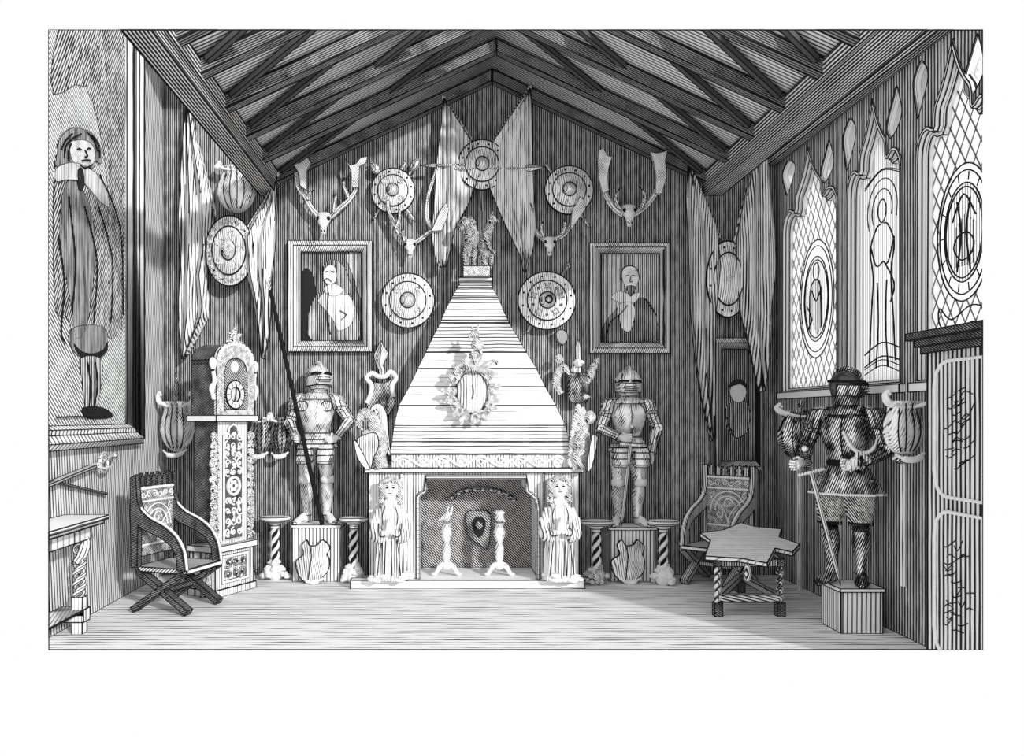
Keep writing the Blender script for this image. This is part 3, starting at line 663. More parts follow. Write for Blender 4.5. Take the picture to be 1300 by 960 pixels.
# ================================================================ shields, trophies, antlers, pictures on the back wall
def round_shield(label, px, py, rx, ry, plane=BW, off=.10, style=0, group='round shields on the walls', rz=0):
    T = Thing('round_shield', label, 'shield', plane if isinstance(plane, str) else plane-off, px, py, group, rz, off=off if isinstance(plane, str) else 0)
    s = (plane-off)/F if not isinstance(plane, str) else T.loc.y/F
    a = rx*s; b = ry*s; k = b/a
    m = MB('shield_metal'); m.lathe([(.001,.075),(a*.3,.07),(a*.66,.05),(a*.70,.035),(a*.98,.025),(a,.0),(a*.9,-.02)], (0,0,0), 36, 1, k, 'y')
    body = T.part('disc', m, ink=.0)
    m = MB('ink'); m.ring((0,0), a*.665, a*.70, -.056, -.03, 36, 1, k); m.ring((0,0), a*.97, a*1.01, -.03, .0, 36, 1, k)
    if style != 2: m.ring((0,0), a*.27, a*.30, -.078, -.06, 24, 1, k)
    T.part('rim', m, body, ink=0)
    m = MB('shield_metal')
    if style == 2: m.lathe([(.03,.07),(.02,.14),(.003,.20)], (0,0,0), 12, 1, 1, 'y')
    else: m.lathe([(a*.27,.07),(a*.22,.10),(a*.08,.12),(.001,.125)], (0,0,0), 18, 1, k, 'y')
    T.part('boss', m, body, ink=.003)
    m = MB('ink')
    for i in range(12): t = i*PI/6+.2; m.blob((a*.84*cos(t), -.032, b*.84*sin(t)), (.012,.012,.012), 6, 4)
    T.part('rivets', m, body, ink=0)
    m = MB('carved')
    if style == 0:
        for i in range(4): t = i*PI/2+.75; scroll(m, (a*.5*cos(t), b*.5*sin(t)), a*.15, -.065, 1.2, t, .009); m.blob((a*.5*cos(t), -.06, b*.5*sin(t)), (.018,.01,.024), 7, 5)
    elif style == 1:
        for i in range(7): t = i*2*PI/7; m.blob((a*.48*cos(t), -.06, b*.48*sin(t)), (.02,.015,.02), 8, 5)
    elif style == 3:
        for i in range(5):
            t = i*2*PI/5+.3; c = (a*.49*cos(t), b*.49*sin(t)); m.poly([(c[0]+(.045 if j%2 else .02)*cos(j*PI/4+t), c[1]+(.045 if j%2 else .02)*sin(j*PI/4+t)) for j in range(8)], -.07, -.05)
            t += .63; m.ring((a*.5*cos(t), b*.5*sin(t)), .008, .014, -.065, -.05, 10)
        m.use('ink').ring((.01,.0), a*.1, a*.14, -.13, -.11, 12, 1, k)
    elif style == 4:
        for i in range(22): t = i*2*PI/22; m.blob((a*.84*cos(t), -.04, b*.84*sin(t)), (.024,.02,.024), 7, 5, .2)
        for i in range(5): t = i*2*PI/5; scroll(m, (a*.42*cos(t), b*.42*sin(t)), a*.22, -.06, 1.1, t, .013)
        m.blob((0,-.1,.02), (.07,.05,.1), amp=.4)
    if style != 2: T.part('embossing', m, body, ink=.0025 if style == 3 else 0)
    return T
round_shield('round studded shield at the centre of the crossed flags above the fireplace', 612, 210, 31, 32, off=.16, style=1)
round_shield('round embossed shield left of the central flags, above the left antlered skull', 499, 243, 28, 29, style=0)
round_shield('round shield right of the central flags with four small knobs and a plain rim', 722, 242, 31, 31, style=1)
round_shield('round shield with a bright patch on the left slope of the fireplace hood', 518, 382, 34, 35, style=0)
round_shield('round shield decorated with small stars right of the fireplace hood', 694, 382, 37, 37, style=3)
round_shield('oval shield with a spiked central boss between the two right corner flags', 923, 355, 27, 49, off=.14, style=2)
round_shield('oval heavily embossed shield between the flags at the left corner', 292, 319, 31, 45, off=.2, style=4)
# swords whose points and hilts show from behind the shields
def sword(label, p, q_, Y, hilt=0, r=.012, name='sword', group='swords behind the shields', cat='sword'):
    T = Thing(name, label, cat, Y, (p[0]+q_[0])/2, (p[1]+q_[1])/2, group)
    a = Vector(T.q3(*p)); b = Vector(T.q3(*q_)); d = (b-a).normalized(); n = Vector((-d.z,0,d.x)); h = a+d*.16 if hilt else a
    m = MB('shield_metal'); w_ = r*1.3
    m.loft([[h+n*w_,h+Vector((0,-.006,0)),h-n*w_,h+Vector((0,.006,0))],[b-d*.06+n*w_,b-d*.06+Vector((0,-.006,0)),b-d*.06-n*w_,b-d*.06+Vector((0,.006,0))],[b+n*.001,b+Vector((0,-.001,0)),b-n*.001,b+Vector((0,.001,0))]])
    T.part('blade', m, ink=.003)
    if hilt:
        m = MB('carved_dark'); m.tube([a+d*.02, a+d*.08, a+d*.15], [.013,.017,.012], 8); m.blob(a, (.026,.026,.026), 8, 6); T.part('grip', m, ink=0)
        m = MB('shield_metal'); m.tube([h-n*.075, h, h+n*.075], [.009,.014,.009], 6); T.part('crossguard', m, ink=0)
    return T
sword('sword whose blade slants down to the left of the central shield', (640,180), (557,262), 9.40, 1)
sword('sword behind the left round shield, its tip pointing down to the left', (515,205), (473,280), 9.44, 0)
sword('sword behind the left round shield, its tip pointing down to the right', (478,212), (527,282), 9.44, 0)
sword('sword crossing behind the plain rimmed shield, its end showing at lower right', (693,208), (750,290), 9.44, 0)
sword('sword crossing behind the starred shield, hilt showing at upper right', (722,337), (668,424), 9.45, 1)
def mace(label, px, py, ang, Y=9.42):
    T = Thing('mace', label, 'mace', Y, px, py, 'maces behind the left round shield'); d = Vector((sin(ang),0,-cos(ang)))
    m = MB('shield_metal'); m.tube([Vector((0,0,0)), d*.3], .012, 7); T.part('shaft', m, ink=0)
    m = MB('shield_metal'); m.blob((0,-.02,0), (.05,.045,.075), 8, 7, rot=Matrix.Rotation(-ang,3,'Y').to_quaternion()); m.blob(-d*.09, .014, 6, 5); T.part('head', m, ink=.003)
mace('pear-headed mace at upper left of the left round shield', 477, 215, .6); mace('pear-headed mace at upper right of the left round shield', 527, 210, -.6)
# spears through the central trophy
def spear(label, pts, Y, head=None, r=.012, name='spear', group=None, base=None):
    T = Thing(name, label, 'spear', Y, pts[0][0], pts[0][1], group); m = MB('mid_wood')
    P = [T.q3(*p) for p in pts]; m.tube(P, r, 7); T.part('shaft', m, ink=0)
    if head:
        a = Vector(T.q3(*head[0])); b = Vector(T.q3(*head[1])); d = b-a; n = Vector((-d.z,0,d.x)).normalized(); wd = head[2]
        m = MB('shield_metal'); mid = a+d*.4; m.loft([[a+n*.008,a+Vector((0,-.008,0)),a-n*.008,a+Vector((0,.008,0))],[mid+n*wd,mid+Vector((0,-.02,0)),mid-n*wd,mid+Vector((0,.02,0))],[b+n*.002,b+Vector((0,-.002,0)),b-n*.002,b+Vector((0,.002,0))]])
        T.part('spearhead', m, ink=.004)
    return T
spear('spear pointing right across the flag of the central trophy', [(578,214),(662,214)], 9.28, ((660,214),(692,212),.04))
spear('short spear pointing left from behind the central shield', [(612,208),(560,210)], 9.30, ((562,210),(533,210),.022))
spear('upright lance behind the central shield standing over the fireplace finial', [(612,268),(609,172)], 9.42)
# ---------------------------------------------------------------- flags
def flag(label, Y, tip, left, right, pole, mat='cloth', amp=.035, k=2.5, ph=0, group='flags on the back wall'):
    T = Thing('flag', label, 'flag', Y, tip[0], tip[1], group)
    m = MB(mat); m.cloth(T.qs(left), T.qs(right), 0, amp, k, ph=ph); T.part('banner', m, ink=.006, smooth=70)
    m = MB('mid_wood'); m.tube([T.q3(*pole[0], .02), T.q3(*pole[1], .02)], .014, 7); T.part('pole', m, ink=0)
    m = MB('shield_metal'); m.blob(T.q3(*pole[0], .02), (.022,.022,.03), 7, 5); T.part('finial', m, ink=0)
    return T
flag('tall flag left of centre hanging beside the central shield', 9.34, (563,125), [(563,126),(560,160),(555,200),(552,250),(548,300),(553,332),(558,340)], [(565,126),(578,148),(598,180),(606,230),(594,262),(578,290),(567,338)], [(563,123),(604,184)], 'cloth_grey', .03, 2)
flag('tall flag right of centre whose cloth falls past the central shield', 9.32, (672,112), [(672,113),(650,145),(625,182),(620,235),(634,270),(648,300),(660,325),(664,344)], [(674,113),(675,150),(676,200),(678,250),(680,290),(676,318),(667,346)], [(673,110),(623,184)], 'cloth', .03, 2.5, 1)
flag('long pale flag nearest the left wall', 9.38, (238,130), [(236,131),(233,200),(229,280),(231,340),(228,400),(233,456)], [(240,131),(252,190),(266,245),(272,300),(262,350),(268,398),(240,450)], [(237,128),(277,285)], 'cloth', .06, 2.5, .5)
flag('narrow ragged flag hanging right of the embossed oval shield', 9.32, (351,222), [(350,226),(338,250),(322,275),(306,300),(312,345),(322,380),(328,420),(334,455)], [(352,224),(353,260),(351,310),(346,350),(345,400),(342,430),(336,456)], [(352,221),(313,300)], 'cloth', .06, 2.5, 2)
flag('dark flag left of the spiked oval shield', 9.38, (874,207), [(873,210),(870,260),(872,330),(874,400),(880,460),(888,510),(901,560)], [(876,210),(893,250),(908,290),(912,340),(905,400),(904,450),(905,510),(903,556)], [(873,206),(917,305)], 'cloth_grey', .05, 2.2, 0)
flag('tall flag with a bright edge right of the spiked oval shield', 9.32, (969,150), [(968,153),(955,200),(942,260),(934,306),(935,350),(940,400),(950,440),(958,480),(962,498)], [(971,152),(976,220),(982,290),(983,340),(976,400),(977,450),(968,496)], [(970,148),(933,308)], 'cloth_grey', .05, 2.2, 1.4)
# ---------------------------------------------------------------- stag skulls
def stag(label, px, py, plates, tines, sk=1.0, Y=9.42):
    T = Thing('antlered_skull', label, 'antlers', Y, px, py, 'antlered skulls on the back wall')
    m = MB('bone'); s = .115*sk
    m.loft([[( cos(a*PI/6)*rx*s, -.03-yy*s+sin(a*PI/6)*ry*s, z*s) for a in range(12)] for rx, ry, yy, z in ((.25,.2,0,.95),(.62,.5,.05,.8),(.72,.6,.15,.4),(.62,.6,.3,.0),(.34,.42,.45,-.5),(.26,.32,.5,-.95),(.24,.26,.5,-1.2),(.12,.12,.5,-1.3))])
    sk_ = T.part('skull', m, ink=0)
    m = MB('ink')
    for s_ in (-1, 1): m.blob((s_*.5*s, -.03-.6*s, .25*s), (.17*s,.2*s,.2*s), 8, 6); m.blob((s_*.13*s,-.03-.82*s,-1.0*s), (.06*s,.06*s,.12*s), 6, 5)
    T.part('eye_sockets', m, sk_, ink=0)
    for side in (0, 1):
        m = MB('bone')
        main = tines[side][0]; P = [T.q3(a, b, -.03-.10*i/len(main)) for i, (a, b) in enumerate(main)]
        m.sweep(P, [.034*sk,.034*sk,.03*sk,.026*sk,.024*sk], 7)
        for tn in tines[side][1:]: m.sweep([T.q3(a, b, -.08-.03*i) for i, (a, b) in enumerate(tn)], [.022,.016,.004], 6)
        if plates[side]: m.poly(T.qs(plates[side]), -.145, -.11)
        T.part('antler', m, ink=.003, smooth=50)
stag('antlered skull at far left above the left portrait, with forked palmate antlers', 412, 283,
     [[(376,214),(372,203),(378,210),(386,209),(393,204),(397,212),(391,222),(392,246),(384,240),(382,224)], [(440,206),(446,215),(454,213),(460,205),(468,204),(466,212),(458,216),(457,242),(449,242),(448,222)]],
     [[[(406,277),(396,266),(388,252),(380,240),(378,222)], [(392,256),(394,250),(402,245)]], [[(420,277),(432,266),(444,256),(453,242),(455,220)], [(425,272),(427,258),(429,250)], [(444,254),(438,240),(439,228)]]])
stag('small antlered skull over the round shield left of the hood', 521, 315,
     [None, [(548,297),(553,286),(560,270),(566,262),(570,270),(566,284),(561,296)]],
     [[[(515,309),(506,296),(499,282),(494,270),(493,258)], [(514,308),(512,300),(513,290)], [(503,292),(508,278),(506,262)]], [[(527,309),(540,300),(548,292),(542,278),(544,250),(552,226),(555,215)], [(540,300),(556,290),(562,280)]]], .85)
stag('antlered skull at right above the right portrait, with broad palmate antlers', 797, 273,
     [[(757,197),(762,193),(768,203),(774,204),(770,216),(768,230),(770,246),(762,250),(757,230),(756,210)], [(822,198),(830,200),(838,198),(843,196),(840,210),(842,228),(836,250),(828,250),(829,228),(826,212)]],
     [[[(791,274),(779,266),(769,252),(764,240),(762,222)], [(785,268),(779,255),(784,242)]], [[(803,274),(815,266),(826,254),(832,240),(834,220)], [(812,268),(816,252),(807,240)]]])
stag('small antlered skull over the starred shield right of the hood', 697, 312,
     [None, [(724,270),(730,262),(734,254),(738,258),(741,268),(736,276),(729,286),(722,296)]],
     [[[(691,305),(680,296),(670,284),(663,272),(661,262)], [(688,303),(686,292),(688,284)], [(668,282),(674,272),(672,262)]], [[(703,305),(714,300),(722,290),(730,276),(736,262)], [(712,300),(716,290),(714,282)]]], .85)
# ---------------------------------------------------------------- framed pictures
def picture(label, Y, o, i, fig, bg, mat='frame', name='framed_portrait', group=None):
    T = Thing(name, label, 'picture', Y, (o[0]+o[2])/2, o[3], group); q = T.q
    A = [q(o[0],o[3]), q(o[2],o[3]), q(o[2],o[1]), q(o[0],o[1])]; B = [q(i[0],i[3]), q(i[2],i[3]), q(i[2],i[1]), q(i[0],i[1])]; m = MB(mat)
    C_ = [(a[0]*.55+b[0]*.45, a[1]*.55+b[1]*.45) for a, b in zip(A, B)]
    for j in range(4):
        k = (j+1)%4; pr = lambda n: [(A[n][0],0,A[n][1]),(A[n][0],-.07,A[n][1]),(C_[n][0],-.09,C_[n][1]),(B[n][0],-.05,B[n][1]),(B[n][0],0,B[n][1])]
        r0, r1 = pr(j), pr(k); m.add(r0+r1, [(a, a+1, a+6, a+5) for a in range(4)]+[(4,0,5,9),(0,4,3,2,1),(5,6,7,8,9)])
    T.part('frame', m, ink=.0055, smooth=18)
    m = MB(bg); m.box(B[0][0]-.01, B[1][0]+.01, -.012, 0, B[0][1]-.01, B[2][1]+.01)
    cv = T.part('canvas', m, ink=0)
    for n, (mt, pts, hole) in enumerate(fig):
        if mt == 'line': cv_ = MB('ink'); cv_.tube([(a,-.0155-.0016*n,b) for a,b in sp2(T.qs(pts),4,False)], .0032, 5)
        else: cv_ = MB(mt).poly(sp2(T.qs(pts),3), -.014-.0016*n, -.012-.0016*n)
        painted[T.e.name] = painted.get(T.e.name, []); painted[T.e.name].append(cv_)
    big = MB(fig[0][0] if fig[0][0] != 'line' else 'ink')
    for cv_ in painted[T.e.name]:
        for f, k in zip(cv_.f, cv_.fm): pass
        o_ = len(big.v); big.v += cv_.v
        for f, k in zip(cv_.f, cv_.fm): big.use(cv_.mats[k]); big.f.append([o_+x for x in f]); big.fm.append(big.m)
    T.part('painted_sitter', big, ink=.0022)
    return T
painted = {}
L_ = 'line'
picture('framed half length portrait of a long-haired person in pale coat, left of the fireplace', 9.49, (367,307,473,447), (383,321,460,433), [
    ('black', [(383,350),(395,345),(402,380),(396,432),(384,432)], 0), ('canvas_mid', [(440,325),(458,322),(459,380),(448,350)], 0),
    ('cloth_dark', [(396,432),(392,400),(400,378),(412,370),(440,370),(452,390),(455,432)], 0),
    ('cloth', [(412,372),(420,368),(440,372),(450,390),(446,412),(430,420),(424,408),(412,392),(404,382)], 0),
    ('cloth_dark', [(410,345),(414,334),(422,330),(434,335),(442,350),(446,370),(438,375),(428,370),(420,360)], 0),
    ('canvas_face', [(411,346),(416,338),(424,338),(428,348),(426,358),(418,362),(412,356)], 0), ('cloth', [(412,366),(424,360),(436,368),(428,376),(416,374)], 0),
    (L_, [(411,357),(416,354),(421,358)], 0), (L_, [(413,346),(417,345)], 0), (L_, [(421,345),(425,346)], 0), (L_, [(432,395),(440,400),(434,406)], 0), (L_, [(418,372),(416,400),(420,425)], 0)], 'canvas_dark')
picture('framed half length portrait of a balding bearded person, right of the fireplace', 9.49, (747,310,848,449), (762,323,836,435), [
    ('canvas_dark', [(765,434),(768,410),(780,395),(790,385),(815,378),(828,390),(834,410),(833,434)], 0),
    ('cloth', [(776,378),(786,370),(800,374),(812,372),(806,384),(790,386)], 0), ('cloth', [(784,388),(800,384),(806,396),(800,420),(790,418),(786,404)], 0),
    ('canvas_face', [(789,352),(791,342),(799,338),(808,342),(811,352),(807,364),(801,370),(794,366)], 0), ('canvas_dark', [(795,364),(806,364),(803,374),(799,376)], 0),
    (L_, [(788,356),(790,342),(799,338),(808,342),(812,356)], 0), (L_, [(793,351),(797,350)], 0), (L_, [(802,350),(807,351)], 0), (L_, [(800,352),(799,358),(802,358)], 0), (L_, [(768,430),(774,410),(786,400),(796,388)], 0), (L_, [(818,380),(832,400)], 0)], 'canvas_mid')
picture('narrow dark framed portrait beneath the spiked oval shield', 9.49, (905,430,965,597), (914,444,957,585), [
    ('cloth_dark', [(920,520),(930,510),(946,510),(952,525),(948,548),(936,556),(924,545)], 0), ('pale', [(926,497),(932,486),(942,487),(947,498),(941,510),(931,509)], 0), ('black', [(924,492),(932,482),(944,484),(948,494),(940,488),(930,490)], 0),
    (L_, [(922,530),(932,556),(946,550)], 0)], 'canvas_dark')
# the large full length portrait on the left wall
T = Thing('full_length_portrait', 'large full length portrait of a cloaked person with ruff filling the left wall', 'picture', 'L', 172, 563, off=.0)
m = MB('frame_side'); Yo = T.q(172,563)[0]; Yi = T.q(157,545)[0]; zb_ = 0; zi = .15
X_ = lambda u, v, w_: (u, w_, v)
prof = [(0,0),(0,-.08),(.10,-.13),(.22,-.09),(.30,-.10),(.36,-.05),(.36,0)]
m.loft([[(Yo-a, y, zb_+a*.55) for a, y in prof], [(Yo-a, y, 4.1) for a, y in prof]]); m.loft([[(Yo-a, y, zb_+a*.55) for a, y in prof], [(-2.8, y, zb_+a*.55) for a, y in prof]])
T.part('frame', m, ink=.006, smooth=15, trim=True)
m = MB('canvas_diag').box(-2.8, Yo-.34, -.03, 0, .18, 4.1); cv = T.part('canvas', m, ink=0, trim=True)
m = MB('paint_cloak')
def pp(mt, pts, k): m.use(mt).poly(sp2(T.qs(pts),3), -.03-k*.003, -.029)
pp('paint_cloak', [(63,120),(64,60),(80,20),(110,10),(150,20),(154,200),(150,420),(140,330),(128,200),(104,110)], .4)
pp('paint_cloak', [(64,205),(82,212),(110,235),(135,270),(148,330),(150,400),(140,430),(128,425),(112,430),(90,425),(78,400),(64,385)], 1)
pp('cloth_dark', [(78,232),(100,240),(116,300),(108,400),(92,430),(84,380),(70,300)], 1.5)
pp('cloth_dark', [(82,432),(90,415),(126,415),(132,440),(126,452),(108,456),(92,450)], 2)
pp('black', [(88,436),(98,446),(112,449),(126,444),(131,434),(131,444),(122,453),(108,456),(94,450)], 2.4)
pp('paint_hose', [(97,455),(122,455),(124,480),(116,520),(104,520),(99,485)], 3)
pp('black', [(100,518),(118,516),(134,522),(136,530),(112,532),(102,528)], 3.3)
pp('cloth_dark', [(64,210),(66,196),(68,180),(76,168),(88,162),(100,164),(112,170),(120,182),(124,196),(122,208),(116,204),(112,214),(104,212),(96,216),(84,214),(74,212)], 3.5)
pp('canvas_face', [(82,182),(90,178),(102,178),(111,184),(115,194),(114,204),(109,211),(100,214),(90,209),(84,200)], 4)
pp('cloth', [(64,214),(84,206),(104,212),(122,228),(134,262),(120,255),(100,232),(80,228),(64,230)], 4.5)
pp('black', [(92,216),(99,216),(100,238),(94,240)], 5)
for ln in ([(80,250),(88,330),(84,400)], [(100,262),(116,330),(112,410)], [(118,262),(136,330),(134,410)], [(66,300),(74,360),(70,420),(76,436)], [(104,460),(108,490),(106,516)], [(114,460),(117,490),(112,516)],
           [(64,530),(90,529),(108,530)], [(120,222),(146,290),(150,400)], [(91,190),(93,188.5),(96,190)], [(104,189.5),(106,188),(108,189)], [(101,191),(104,198),(101,199)], [(97,204),(103,203),(108,204)], [(95,210),(102,213),(110,209)], [(70,190),(76,178),(84,170)], [(74,200),(76,186),(84,176),(96,170)], [(110,172),(118,184),(120,200)], [(80,205),(79,194),(83,182)], [(104,168),(112,178),(117,192)]):
    m.use('ink').tube([(a,-.05,b) for a,b in sp2(T.qs(ln),5,False)], .0045, 5)
T.part('painted_figure', m, cv, ink=.0025, trim=True)
m = MB('ink').sweep([T.q3(106,555,-.085),T.q3(140,556,-.085),T.q3(162,553,-.085)], .007, 5); T.part('nameplate', m, ink=0)
# ================================================================ tournament shields shaped like fluted tulips
def tulip(label, px, py, wpx, hpx, plane, off=.12, pole=None, horns=((-.5,.5),(.5,.5)), mat='steel', knob=0, foot=True, group='fluted tournament shields', rz=0, frame_pt=None):
    T = Thing('tournament_shield', label, 'shield', plane if isinstance(plane, str) else plane-off, px, py, group, rz, off=off if isinstance(plane, str) else 0)
    s = T.loc.y/F; w_ = wpx*s; h = hpx*s; m = MB(mat); rings = []
    for z, r in ((-.46,.10),(-.40,.24),(-.28,.36),(-.10,.44),(.08,.42),(.20,.36),(.30,.34),(.38,.38),(.42,.36)):
        rings.append([(cos(a*PI/12)*r*w_*(1+.04*cos(a*PI)), -abs(sin(a*PI/12))*r*w_*.62 if a <= 12 else .01, z*h) for a in range(0, 24)])
    rings = [[(cos(a*PI/12)*rr[0][0]/1.04 if False else p[0], (p[1] if i <= 12 else .02), p[2]) for i, p in enumerate(rr)] for rr in rings for a in (0,)]
    m.loft(rings); body = T.part('body', m, ink=0)
    m = MB('ink')
    for f in (-.55,-.2,.2,.55):
        m.sweep([(f*r*w_*1.0, -math.sqrt(1-f*f)*r*w_*.63-.003, z*h) for z, r in ((-.40,.24),(-.28,.36),(-.10,.44),(.08,.42),(.20,.36),(.30,.34),(.38,.38))], .0055, 5)
    T.part('fluting', m, body, ink=0)
    m = MB('white')
    for sx, hh in horns:
        g = 1 if sx > 0 else -1
        m.sweep([(g*.30*w_,-.06,.36*h), (g*.42*w_,-.05,.40*h), (sx*w_,-.04,hh*h), (sx*w_-g*.05*w_,-.05,(hh+.07)*h), (sx*w_-g*.10*w_,-.05,(hh+.02)*h)], [.026,.03,.026,.02,.012], 7)
    m.sweep([(-.34*w_,-.10,.38*h),(-.15*w_,-.2*w_,.33*h),(.15*w_,-.2*w_,.33*h),(.34*w_,-.10,.38*h)], .014, 6)
    T.part('curled_horns', m, ink=0)
    if foot:
        m = MB('white'); m.sweep([(-.30*w_,-.08,-.44*h),(-.12*w_,-.12,-.52*h),(.12*w_,-.12,-.51*h),(.32*w_,-.08,-.42*h)], [.012,.026,.026,.012], 7); T.part('crescent_foot', m, ink=0)
    if knob:
        m = MB('steel_dark'); m.lathe([(.02,.36*h),(.035,.42*h),(.02,.47*h),(.035,(.47+knob*.4)*h),(.012,(.5+knob*.8)*h),(.002,(.5+knob)*h)], (0,-.04,0), 10); T.part('spike', m, ink=0)
    if pole is not None:
        m = MB('mid_wood'); m.tube([(0,0,-.4*h),(0,0,pole-T.loc.z)], .024, 8); T.part('pole', m, ink=0); m = MB('steel_dark'); m.blob((0,-.0,-.52*h), (.09,.06,.045)); T.part('socket', m, ink=0)
    return T
tulip('fluted shield on the back wall just above the embossed oval shield', 300, 240, 54, 66, BW, horns=((-.42,.42),(.42,.36)), knob=.1, foot=False, mat='steel')
tulip('fluted shield with tall spike and curled horns in the left corner beside the clock', 225, 540, 48, 72, 9.35, off=.1, horns=((-.48,.5),(.44,.5)), knob=.45)
tulip('small dark fluted shield on the back wall nearest the clock', 331, 552, 34, 52, BW, mat='steel_dark', horns=((-.4,.44),(.4,.44)))
tulip('small dark fluted shield on the back wall nearest the armour holding a lance', 357, 552, 34, 52, BW, mat='steel_dark', horns=((-.4,.44),(.4,.44)))
tulip('dark fluted shield on a floor pole under the farthest window', 1015, 551, 62, 70, 8.75, off=.1, pole=0, horns=((-.50,.46),(.46,.50)), knob=.12, mat='steel_dark', foot=False)
tulip('pale fluted shield with broad curled lip beneath the nearest window beside the cabinet', 1147, 542, 58, 78, 6.72, off=.1, pole=.45, horns=((-.46,.5),(.42,.56)))
# heater shield and spearhead left of the hood
T = Thing('horned_shield', 'horned heater shield with a pale rim above the griffin left of the hood', 'shield', 9.42, 481, 510)
m = MB('steel_dark').poly(sp2(T.qs([(466,514),(472,500),(473,488),(470,483),(478,486),(490,486),(497,482),(496,500),(502,510),(490,530),(474,526)]),3), -.03, .04); b = T.part('panel', m, ink=.005)
m = MB('white').tube([(a,-.035,z) for a,z in sp2(T.qs([(466,512),(471,500),(472,489),(466,480),(473,474),(480,478),(490,478),(496,472),(503,480),(498,490),(500,504)]),4,False)], .026, 7); T.part('rim', m, b, ink=0)
T = Thing('mounted_spearhead', 'large leaf-shaped spearhead standing above the horned heater shield', 'spearhead', 9.40, 486, 480)
m = MB('steel'); 
def spear_loft(m, T, pts, y=0, dp=.05):
    m.loft([[ (T.q(cx-hw,py)[0],y,T.q(0,py)[1]), (T.q(cx,py)[0],y-dp*hw/9,T.q(0,py)[1]), (T.q(cx+hw,py)[0],y,T.q(0,py)[1]), (T.q(cx,py)[0],y+dp*hw/9,T.q(0,py)[1])] for cx, hw, py in pts])
spear_loft(m, T, [(485,3,478),(485,4,470),(482,4,464),(483,8,455),(484,9,449),(484,4,440),(483,.4,432)]); T.part('blade', m, ink=.005)
# ornate trophy right of the hood
T = Thing('helmet_trophy', 'ornate crested urn-shaped trophy with tall spike right of the fireplace hood', 'trophy', 9.36, 735, 512)
m = MB('steel_dark'); m.lathe([(.08,0),(.12,.06),(.13,.18),(.12,.27),(.15,.33),(.10,.34)], (0,0,0), 14, 1, .7); T.part('urn', m, ink=.003)
m = MB('white'); spear_loft(m, T, [(734,4,478),(734,3,460),(733.5,3,440),(734,.5,432)], -.02, .03); m.blob(T.q3(734,461,-.03), (.06,.05,.05), amp=.3); m.blob(T.q3(728,470,-.05), (.035,.04,.04), amp=.3); T.part('crest_spike', m, ink=.003)
m = MB('carved'); m.sweep(qq(T, [(712,500),(706,488),(708,474),(716,466),(722,476)], -.04), [.03,.045,.045,.03,.02], 8); m.blob(T.q3(709,456,-.04), (.05,.04,.05), amp=.4); m.blob(T.q3(716,468,-.05), (.04,.04,.04), amp=.4); T.part('dolphin', m, ink=0)
m = MB('carved'); m.sweep(qq(T, [(742,488),(748,478),(752,468),(759,455)], -.04), [.03,.05,.04,.008], 8)
for i in range(5): m.blob(T.q3(745+i*2.6, 484-i*6, -.07), (.03,.03,.035), 7, 5, .3, seed=i)
m.blob(T.q3(742,504,-.05), (.05,.05,.035), amp=.4); T.part('leafy_horn', m, ink=0)
T = Thing('stone_pendant', 'small rough wedge-shaped pendant hanging under the starred shield', 'ornament', 9.44, 712, 437)
m = MB('grey').poly(sp2(T.qs([(706,422),(713,419),(719,423),(720,431),(714,438),(707,432)]),3), -.04, .05); T.part('tablet', m, ink=.005)
# ================================================================ pedestals, leaning shields, twisted stands
def pedestal(label, x0, x1, y0, y1, h, group='pedestals under the suits of armour'):
    c = ((x0+x1)/2, (y0+y1)/2); T = Thing('pedestal', label, 'pedestal', c[1], CX+c[0]*F/c[1], CY, group, z=0)
    m = MB('pedestal').box(x0-c[0], x1-c[0], y0-c[1], y1-c[1], 0, h-.03); T.part('block', m, ink=.006)
    m = MB('white').box(x0-c[0]-.012, x1-c[0]+.012, y0-c[1]-.012, y1-c[1]+.012, h-.03, h); T.part('top_slab', m, ink=.005); return T
Wx = lambda px, Y: (px-CX)*Y/F
pedestal('square pale pedestal carrying the armour with a lance left of the fireplace', Wx(372,9.14), Wx(432,9.14), 9.12, 9.47, .61)
pedestal('square pale pedestal carrying the armour with both hands at the sword, right of the fireplace', Wx(773,9.14), Wx(832,9.14), 9.12, 9.47, .585)
pedestal('low pale pedestal carrying the dark armour by the right wall', 3.22, 3.56, 6.92, 7.27, .37)
def lean_shield(label, dx):
    T = Thing('heater_shield', label, 'shield', 9.04, 397+dx, 741, 'shields leaning on the pedestals', z=0)
    o = [(383,693),(389,686),(393,693),(403,692),(409,686),(418,695),(415,704),(418,713),(415,727),(400,738),(388,738),(377,726),(376,712),(386,704)]
    pts = sp2(T.qs([(a+dx, b) for a, b in o]), 3); 
    xs = lambda u, v, q_: (u, q_-.05*(1-(u/.19)**2)+.06*(v/.42), v)
    m = MB('shield_metal').poly([p for p in pts], -.01, .015, (), xs); b = T.part('face', m, ink=.006, smooth=60)
    m = MB('ink'); m.tube([xs(a, z, -.016) for a, z in T.qs([(394+dx,694),(396+dx,706),(394+dx,720),(392+dx,736)])], .006, 5); T.part('ridge', m, b, ink=0)
    m = MB('white'); m.sweep([(-.06,-.05,.03),(.02,-.08,.02),(.12,-.05,.06)], [.02,.03,.012], 7); T.part('foot', m, ink=0)
lean_shield('horned heater shield leaning on the left pedestal', 0); lean_shield('horned heater shield leaning on the pedestal right of the fireplace', 401)
